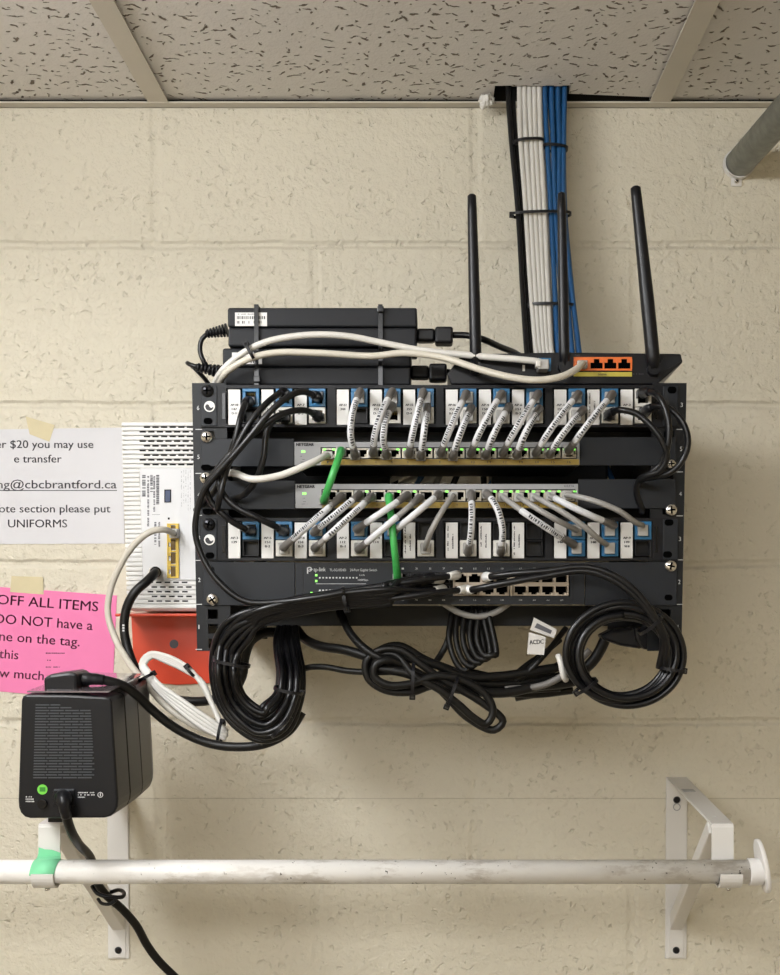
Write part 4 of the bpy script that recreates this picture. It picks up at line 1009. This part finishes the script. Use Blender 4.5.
for k in range(4):
    y = 525.2 + 13.6 * k; p = MB().pb(168.2, y, 170.8, y + 3.6, MD, MD + .003).pb(168.2, y + 8.2, 170.8, y + 11.8, MD, MD + .003)
    p.pb(175.6, y, 177.4, y + 11.8, MD, MD + .0032)
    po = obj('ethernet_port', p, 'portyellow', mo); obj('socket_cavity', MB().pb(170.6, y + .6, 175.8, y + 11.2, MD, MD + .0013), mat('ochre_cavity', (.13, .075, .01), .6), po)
obj('indicator_light', MB().pb(176.2, 535.2, 178.4, 536.8, MD + .0035, MD + .0040), 'led', mo)
c = W(155, 572, MD); obj('coax_socket', MB().cyl(c, c + Vector((0, -.006, 0)), .0062, 20), 'steel', mo)

# cables around the modem
t = thing('network_cable', 'ivory cable looping left from the yellow modem port down the wall', 'network cable', W(120, 640, .08))
P = spline([(173, 533, .078), (172, 532.5, .095), (163, 529.5, .112), (150, 532, .118), (134, 545, .118), (119, 568, .116), (110, 592, .114), (108, 614, .114), (115, 638, .118), (126, 658, .135), (136, 672, .155), (146, 682, .175), (160, 700, .19), (178, 715, .20), (200, 728, .21), (222, 735, .22)], .003)
obj('cable', MB().tube(P, .0038, 12), 'icable', t); obj('plug', MB().pb(169, 528.5, 177.5, 538, MD + .001, MD + .013), 'clear', t, bevel=.0008)
t = thing('coiled_cable', 'small hank of white cable beside the hanging black cord loop', 'coiled cable', W(180, 720, .2))
m = MB()
pts = []
for k in range(4):
    o = k * 3.2
    pts += [(226, 739 - o * .9, .222), (205, 729 - o * 1.3, .222), (182, 712 - o * 1.2, .218), (160, 692 - o * .7, .205), (147 + o * .3, 676 - o * .3, .195), (141 + k * 1.2, 664, .19), (149 + k, 654 + k * .8, .19), (166, 656 + k * 1.8, .195), (184, 665 + k * 1.6, .20), (199 + k, 680 + k * .6, .21), (212, 704, .215), (222, 726, .22)]
m.tube(spline(pts, .004), .0028, 10); obj('cable', m, 'wcable', t)
tie('black cable tie at the upper end of the white hank', 147, 677, .195, 15, .024, -28, hside=1)
tie('black cable tie round the white hank near the orange shelf', 191, 671, .205, 12, .016, 50, hside=-1)
tie('black cable tie joining the white hank to the thick black cords', 221, 732, .222, 22, .03, 100, hside=-1)
t = thing('coaxial_cable', 'thick black coaxial cable curving down from the back of the modem', 'cable', W(130, 640, .1))
P = spline([(155, 572, .082), (155, 573, .100), (147, 581, .112), (135, 592, .118), (127, 607, .118), (124, 626, .118), (127, 646, .120), (136, 670, .128), (150, 688, .14), (170, 698, .15), (190, 701.5, .155), (212, 700, .165), (232, 692, .18), (242, 676, .19), (245, 656, .19), (251, 641, .19), (264, 633, .185), (284, 633, .18), (300, 636, .17)], .004)
obj('cable', MB().tube(P, .0054, 12), 'dcable', t); obj('connector', MB().tube(cut(P, 0, .016), [.0068, .0068, .0066, .0060], 14), 'bgloss', t)
ink = MB()
for k in range(3): ink.pb(122.3, 624.5 + k * 2.6, 124.3, 626.2 + k * 2.6, .1218, .1238)
obj('print', ink, 'whiteink', t)

# ================================================================== BATTERY BACKUP
UD1, UD0 = .335, .150
ups = thing('battery_backup', 'black battery backup unit with a vented face standing on the shelf bracket', 'battery backup', W(70, 818, .24))
fo = [(26, 694.8), (68, 695.2), (106, 697.2), (109.5, 698.5), (111.5, 702), (117.8, 800), (117.2, 807), (114.6, 812.5), (110, 816.5), (104, 818), (30, 818.5), (24.5, 817), (20.5, 813), (18.5, 807.5), (18, 800), (21.3, 700), (22.8, 696.3)]
fp = [W(x, y, UD1) for x, y in fo]; cxw = sum(p.x for p in fp) / len(fp); zb_ = min(p.z for p in fp); n = len(fp)
def sect(d, s, zs): return [Vector((cxw + (p.x - cxw) * s + .0, -d, zb_ + (p.z - zb_) * zs)) for p in fp]
S = [sect(UD1, 1, 1), sect(.292, 1.03, 1.01), sect(.288, 1.03, 1.01), sect(.24, 1.03, 1.01), sect(.236, 1.03, 1.01), sect(.18, .96, 1.05), sect(UD0, .84, 1.03)]
def loft(S):
    m = MB(); n = len(S[0])
    vs = [p for s in S for p in s]
    fs = [tuple(range(n)), tuple(range(len(vs) - 1, len(vs) - n - 1, -1))]
    for j in range(len(S) - 1):
        fs += [(j * n + i, (j + 1) * n + i, (j + 1) * n + (i + 1) % n, j * n + (i + 1) % n) for i in range(n)]
    return m.add(vs, fs)
obj('front_shell', loft(S[:2]), 'bplast', ups, bevel=.002)
obj('middle_shell', loft([sect(.2905, 1.03, 1.01), sect(.2405, 1.03, 1.04)]), 'bplast', ups, bevel=.0012)
obj('rear_shell', loft([sect(.239, 1.03, 1.04), sect(.18, .96, 1.06), sect(UD0, .84, 1.04)]), 'bplast', ups, bevel=.0012)
obj('core', loft([sect(.30, .97, .97), sect(.17, .9, .93)]), 'hole', ups)
sl = MB(); q = 0
for r in range(27):
    yy = 704.5 + r * 2.80; x0 = 35.5 - r * .09; x1 = 90 + r * .19 - (18 if r == 1 else 30 if r == 0 else 0)
    x = x0
    while x < x1 - 3:
        w = 11 if r % 2 else 13.5; xe = min(x + w, x1); sl.pb(x, yy, xe, yy + 1.05, UD1, UD1 + .0009); x = xe + 1.4
obj('vent_slits', sl, 'grille', ups)
c = W(42.5, 789.5, UD1); st_ = obj('round_sticker', MB().cyl(c, c + Vector((0, -.0006, 0)), .0049, 26), 'greendot', ups)
obj('battery_mark', MB().pb(39.6, 787.2, 45.4, 791.6, UD1 + .0006, UD1 + .0009), mat('dark_green_print', (.03, .22, .02), .5), st_)
ink = MB()
for k, w in enumerate((6, 8, 10.5)): scribble(ink, 25.8, 796.2 + k * 2.3, 25.8 + w, 797.6 + k * 2.3, 1, UD1 + .0006, fill=.9)
for k, w in enumerate((19, 17.5, 7)): scribble(ink, 78, 792 + k * 2.3, 78 + w, 793.3 + k * 2.3, 1, UD1 + .0006, fill=.9)
lc = W(100.3, 794.8, UD1 + .0003); ink.tube([lc + Vector((math.cos(2 * math.pi * k / 20) * .0024, 0, math.sin(2 * math.pi * k / 20) * .0024)) for k in range(20)], .00035, 6, closed=True)
ink.pb(99.9, 793, 100.7, 796.4, UD1 + .0002, UD1 + .0006)
obj('print', ink, 'whiteink', ups)
c = W(43, 803.5, UD1); obj('breaker_button', MB().cyl(c, c + Vector((0, -.0035, 0)), .0048, 22), 'bgloss', ups, bevel=.0005)
obj('inlet_block', MB().pb(53, 790, 74, 806, UD1, UD1 + .0016), 'bplast', ups, bevel=.0006); obj('inlet_ridge', MB().pb(54, 789.4, 73.5, 790.8, UD1, UD1 + .0024), 'grille', ups)
zt_ = max(p.z for p in S[2])
tm = MB(); tm.add([(cxw - .040, -.330, zt_ + .0006), (cxw + .040, -.330, zt_ + .0006), (cxw + .043, -.20, zt_ + .0085), (cxw - .040, -.17, zt_ + .0085), (cxw - .040, -.330, zt_ + .0020), (cxw + .040, -.330, zt_ + .0020), (cxw + .043, -.20, zt_ + .0100), (cxw - .040, -.17, zt_ + .0100)],
       [(0, 1, 2, 3), (4, 5, 6, 7), (0, 1, 5, 4), (1, 2, 6, 5), (2, 3, 7, 6), (3, 0, 4, 7)])
obj('glossy_top', tm, 'film', ups)
obj('rubber_foot', MB().pb(48, 818.3, 62, 822.2, .25, .315), 'bplast', ups)

t = thing('power_plug', 'black flat power plug lying on top of the battery backup', 'power plug', W(60, 694, .29))
obj('body', MB().prism([(43, 678), (50, 674.5), (70, 672), (77, 674), (77, 691), (72, 693), (44, 693)], .272, .318), 'bplast', t, bevel=.003)
P = spline([(74, 681, .296), (86, 679, .296), (103, 680, .293), (124, 686, .285), (138, 696, .272), (150, 708, .262), (168, 723, .255), (188, 735, .25), (212, 744, .25), (240, 747, .255), (268, 743, .26), (290, 730, .265), (302, 712, .262)], .004)
obj('cord', MB().tube(P, .0048, 12), 'dcable', t)
obj('strain_relief', MB().tube(cut(P, 0, .03), [.0072, .0068, .006, .0055], 14), 'bplast', t)
t = thing('power_cable', 'black power cord hanging from the battery backup down behind the white rod', 'power cord', W(70, 820, .3))
P = spline([(63, 798, .336), (63.5, 800, .352), (65, 810, .352), (70, 828, .340), (78, 843, .31), (90, 857, .255), (95, 872, .225), (99, 886, .21), (108, 897, .20), (121, 908, .19), (136, 925, .18), (147, 945, .17), (158, 960, .165), (176, 978, .16), (205, 1005, .15)], .004)
obj('cord', MB().tube(P, .0046, 12), 'dcable', t); obj('plug_boot', MB().tube(cut(P, 0, .035), [.0085, .008, .0066, .0056, .005], 14), 'bplast', t)
t = thing('cable_tie', 'black twist tie knotted round the battery cord and the left bracket', 'cable tie', W(112, 897, .21))
obj('knot', MB().tube(spline([(92, 886, .225), (97, 893, .23), (104, 896, .232), (113, 897, .23), (122, 897, .225), (124, 893, .215), (119, 890, .205), (111, 892, .20)], .002), .0022, 10).tube(spline([(98, 899, .22), (102, 903.5, .228), (110, 904, .23), (116, 900, .23)], .002), .0018, 10), 'bplast', t)

# ================================================================== NOTICES
t = thing('paper_notice', 'white printed notice about e transfer taped left of the modem', 'notice', W(20, 544, 0))
obj('sheet', MB().prism([(-105, 431), (122, 427.5), (124.5, 543.5), (-104, 544.5)], .0002, .0012), 'paper', t)
ink = MB(); D = .0013
for s, a, b_, y, c in (('er $20 you may use', -4, 93.2, 448, 7.6), ('e transfer', 14, 61.5, 462.5, 7.6), ('ng@cbcbrantford.ca', -3, 116.5, 488.4, 8.2), ('note section please put', -7, 110.3, 512.4, 7.6), ('UNIFORMS', 8, 67, 527.4, 7.8)):
    text(ink, s, a, b_, y, c, D, bold=.22)
ink.pb(-30, 490.0, 117, 490.9, D - .0001, D)
obj('lettering', ink, 'greyink', t)
tag(obj('tape_piece', MB().prism([(25.5, 416.3), (54.7, 425), (49.4, 441.8), (29.6, 434.2)], .0013, .0016), 'tape'), 'torn masking tape on the top edge of the white notice', 'tape')
t = thing('paper_notice', 'pink notice in large print behind the battery backup', 'notice', W(20, 700, 0))
obj('sheet', MB().prism([(-120, 579), (0, 587), (116.8, 595.5), (112.2, 697), (112, 701), (0, 691.5), (-124, 683)], .0002, .0012), 'pink', t)
ink = MB()
for s, a, b_, y, c in (('OFF ALL ITEMS', -3, 98, 604, 9.6), ('DO NOT have a', -5, 92.5, 623, 9.4), ('ne on the tag.', -1, 79.5, 640.5, 9.2), ('this', -1, 18, 658, 9.0), ('w much', -1, 43.5, 677, 9.0)):
    text(ink, s, a, b_, y, c, D, rot=4.2, bold=.22)
obj('lettering', ink, 'pinkink', t)
ink = MB(); rn = random.Random(2)
for y, w in ((652.5, 25), (659.6, 5), (666.4, 17)): scribble(ink, 45.8, y, 45.8 + w, y + 1.6, 1, D, fill=.8, rnd=rn)
obj('small_print', ink, 'pinkink', t)
tag(obj('tape_piece', MB().prism([(11.5, 576), (43, 577), (43.5, 594.5), (10, 592)], .0013, .0016), 'tape'), 'flat masking tape on the top edge of the pink notice', 'tape')

# ================================================================== ROD AND BRACKETS
RD = .286; rc = W(430, 871.8, RD); RR = .0122
tag(obj('closet_rod', MB().cyl((W(-420, 873, RD).x, -RD, rc.z), (W(752, 871.5, RD).x, -RD, rc.z), RR, 40), 'rod'), 'long white closet rod with scuffed paint across the bottom', 'closet rod')
t = thing('rod_end_fitting', 'white oval end cap on the right end of the closet rod', 'end cap', W(757, 892, RD))
xe = W(751, 872, RD).x
obj('socket', MB().cyl((xe - .003, -RD, rc.z), (xe + .011, -RD, rc.z), .0137, 32), 'wplast', t, bevel=.001)
m = MB(); N = 36; ring_ = []
for xo, k in ((0, 1), (.005, 1)):
    for i in range(N):
        g = 2 * math.pi * i / N; ring_.append(Vector((xe + .009 + xo + .010 * -math.sin(g) * .5, -RD + math.cos(g) * .020, rc.z + .006 + math.sin(g) * .0275)))
m.add(ring_, [tuple(range(N)), tuple(range(2 * N - 1, N - 1, -1))] + [(i, (i + 1) % N, N + (i + 1) % N, N + i) for i in range(N)])
obj('flange', m, 'wplast', t, bevel=.0015)

def bracket(label, pxt, pxw, extra):
    xw = W(pxw, 870, .003).x; xt = W(pxt, 824, .27).x
    t = thing('shelf_bracket', label, 'bracket', W(pxw, 959, .01), 'closet rod brackets')
    za = W(pxt, 823.5, .27).z; zw0, zw1 = W(pxw, 959, .003).z, za + .006; hw = .0135 if extra else .0128
    m = MB(); m.box(xw - hw, xw + hw, -.003, -.0003, zw0, zw1); obj('wall_plate', m, 'wmetal', t, bevel=.0012)
    m = MB(); m.hexa([(xt - .0115, -.2705, za - .0028), (xt + .0115, -.2705, za - .0028), (xt + .0115, -.2705, za), (xt - .0115, -.2705, za)], [(xw - .0125, -.003, zw1 - .0028), (xw + .0125, -.003, zw1 - .0028), (xw + .0125, -.003, zw1), (xw - .0125, -.003, zw1)])
    obj('arm', m, 'wmetal', t, bevel=.001)
    # strap that turns down, then cups the rod
    pr = [(-.2702, za - .001), (-.2712, za - .004), (-.2712, rc.z + .004)]
    for k in range(11):
        g = -.05 + (math.pi + .1) * k / 10 if False else 0
    R2 = RR + .0018; pts = [(-.2700, za - .0005), (-.2712, za - .004), (-RD + R2 + .0002, rc.z + .006)]
    for k in range(15):
        g = -math.pi * k / 14; pts.append((-RD + math.cos(g) * R2, rc.z + math.sin(g) * R2))
    pts.append((-RD - R2, rc.z + .001))
    vs = []; th = .0022
    for i, (y, z) in enumerate(pts):
        a = pts[max(i - 1, 0)]; b = pts[min(i + 1, len(pts) - 1)]; ty, tz = b[0] - a[0], b[1] - a[1]; L = math.hypot(ty, tz); ny, nz = tz / L, -ty / L
        shift = (extra if i > 4 else 0)
        for sx, so in ((-1, 0), (1, 0), (1, 1), (-1, 1)):
            vs.append(Vector((xt + sx * .0112 + shift, y - ny * th * so * -1 * -1, z - nz * th * so)))
    fs = []
    for i in range(len(pts) - 1):
        for k in range(4): fs.append((i * 4 + k, i * 4 + (k + 1) % 4, i * 4 + 4 + (k + 1) % 4, i * 4 + 4 + k))
    fs += [(0, 1, 2, 3), tuple(len(vs) - 4 + k for k in range(4))]
    obj('rod_hook', MB().add(vs, fs), 'wmetal', t)
    # folded brace
    zb2 = W(pxw, 930, .003).z; zt2 = za - .003
    bm_ = MB(); wy = .008
    bm_.hexa([(xw - .008, -.0035, zb2), (xw + .008, -.0035, zb2), (xw + .008, -.0035, zb2 + .022), (xw - .008, -.0035, zb2 + .022)], [(xt - .008, -.245, zt2 - .012), (xt + .008, -.245, zt2 - .012), (xt + .008, -.235, zt2), (xt - .008, -.235, zt2)])
    obj('brace', bm_, 'wmetal', t, bevel=.0014)
    bm2 = MB().box(xw - .0095, xw + .0095, -.0045, -.003, zw0 + .002, zb2 + .03); obj('brace_foot', bm2, 'wmetal', t, bevel=.001)
    s1 = W(pxw, 800, .003); s2 = W(pxw, 950, .003)
    for s_, zz in ((s1, s1.z), (s2, s2.z)):
        y = -.003 if s_ is s1 else -.0045
        obj('screw', MB().cyl((xw, y, zz), (xw, y - .0025, zz), (.0046, .0030), 18), 'dsteel', t)
    c = Vector((xw, -.0031, s1.z - .0088)); obj('spare_hole', MB().tube([c + Vector((math.cos(2 * math.pi * k / 20) * .0042, 0, math.sin(2 * math.pi * k / 20) * .0042)) for k in range(20)], .0007, 6, closed=True), 'silver', t)
    c = Vector(((xt * .55 + xw * .45), -.15, za)); obj('stamped_mark', MB().box(c.x - .007, c.x + .007, -.098, -.082, za - .001, za + .0044), 'silver', t)
    for yy in (-.19, -.235): obj('rivet', MB().cyl((xt, yy, za - .001), (xt, yy, za + .0014), (.0040, .0025), 14), 'wmetal', t)
    c = Vector((xt + extra + .0005, -RD, rc.z - R2 - th)); obj('set_screw', MB().cyl(c, c + Vector((0, 0, -.0025)), .0026, 12), 'steel', t)
    return t
bracket('white steel bracket at the right, holding the capped end of the rod', 722.5, 676.5, .0020)
bracket('white steel bracket at the left with green tape, under the battery backup', 49.5, 118, .0019)
# green tape
m = MB(); cx_ = W(45, 860, .30).x; n = 12; vs = []
for i in range(n + 1):
    g = math.pi * .62 - (math.pi * .70) * i / n
    y, z = -RD - math.cos(math.pi / 2 - g + math.pi / 2 - math.pi / 2) * 0 - math.sin(g + .0) * (RR + .0006) * 1.0, rc.z + math.cos(g) * (RR + .0006)
    vs.append((y, z))
vs = [(-RD - math.sin(a_) * (RR + .0007), rc.z + math.cos(a_) * (RR + .0007)) for a_ in [-.3 + 1.95 * k / n for k in range(n + 1)]]
q = []
for i, (y, z) in enumerate(vs):
    f = i / n; xl = cx_ - .0135 - .003 * f; xr_ = cx_ + .0125 - .004 * f; q += [Vector((xl, y, z)), Vector((xr_, y, z)), Vector((xr_, y - .0004, z + .0002)), Vector((xl, y - .0004, z + .0002))]
fs = [(i * 4 + k, i * 4 + (k + 1) % 4, i * 4 + 4 + (k + 1) % 4, i * 4 + 4 + k) for i in range(n) for k in range(4)] + [(0, 1, 2, 3), (n * 4, n * 4 + 1, n * 4 + 2, n * 4 + 3)]
m.add(q, fs, True)
zz = W(45, 850, .2745).z
m.prism([(38.5, 847.5), (45, 849.5), (52, 850), (60.5, 853), (60.5, 861), (36, 861), (38.5, 853)], .2738, .2746)
m.hexa([W(34, 862, .29), W(60, 862, .29), W(60.5, 856, .276), (W(38, 856, .276))], [p + Vector((0, .0008, -.0004)) for p in (W(34, 862, .29), W(60, 862, .29), W(60.5, 856, .276), W(38, 856, .276))])
tag(obj('tape_piece', m, 'gtape'), 'green tape holding the rod to the left bracket', 'tape')

# ================================================================== PIPE, FOAM
a = W(739, 163.5, .004); b_ = W(811.5, 82, .25); dr = (b_ - a); k = (-YF - .005) / .25
tp_ = a + dr * (3.3 / .246)
tag(obj('steel_pipe', MB().cyl(a, tp_, .0174, 40), 'galv'), 'dull galvanised steel pipe jutting from the upper right of the wall', 'pipe')
t = thing('pipe_socket', 'white cup socket holding the steel pipe to the wall', 'socket', a)
m = MB(); N = 32; rr0, rr1 = .0177, .0192; vs = []
A0 = math.radians(170); A1 = math.radians(370)
for i in range(N + 1):
    g = A0 + (A1 - A0) * i / N; u = Vector((math.cos(g), 0, math.sin(g)))
    for r_, y in ((rr0, -.0003), (rr1, -.0003), (rr1, -.010), (rr0, -.010)): vs.append(Vector((a.x, 0, a.z)) + u * r_ + Vector((0, y, 0)))
m.add(vs, [(i * 4 + k, i * 4 + (k + 1) % 4, i * 4 + 4 + (k + 1) % 4, i * 4 + 4 + k) for i in range(N) for k in range(4)] + [(0, 1, 2, 3), (N * 4, N * 4 + 1, N * 4 + 2, N * 4 + 3)])
m.cyl(Vector((a.x, -.0002, a.z)), Vector((a.x, -.0018, a.z)), .0192, 32)
obj('cup', m, 'wplast', t)
screw(t, 736.5, 181.5, .003, 'steel', .0032)
obj('screw_tab', MB().pb(731.5, 175, 742, 186, .0002, .003), 'wplast', t, bevel=.0008)
# expanding foam blob: a lumpy ball
import bmesh
bm = bmesh.new(); bmesh.ops.create_icosphere(bm, subdivisions=4, radius=1)
from mathutils import noise
c = W(486.5, 101, .03); 
for v in bm.verts:
    n_s = noise.noise(v.co * 1.7 + Vector((3, 1, 2))) * .5 + noise.noise(v.co * 4.5) * .3
    v.co = v.co * (1 + n_s); v.co = Vector((v.co.x * .0082, v.co.y * .009, v.co.z * .0085))
m = MB(); m.add([v.co + c for v in bm.verts], [tuple(v.index for v in f.verts) for f in bm.faces], True); bm.free()
tag(obj('foam_lump', m, 'foam'), 'lump of white expanding foam at the ceiling edge beside the cable bundle', 'foam')

# ================================================================== look
for o in bpy.data.objects:
    if '_org' in o.keys(): del o['_org']
w = bpy.data.worlds.new('world'); bpy.context.scene.world = w; w.use_nodes = True
w.node_tree.nodes['Background'].inputs['Color'].default_value = (.9, .85, .75, 1); w.node_tree.nodes['Background'].inputs['Strength'].default_value = .05
vs_ = bpy.context.scene.view_settings
vs_.view_transform = 'Standard'; vs_.look = 'None'; vs_.gamma = 1; vs_.use_curve_mapping = False; vs_.exposure = 0.0
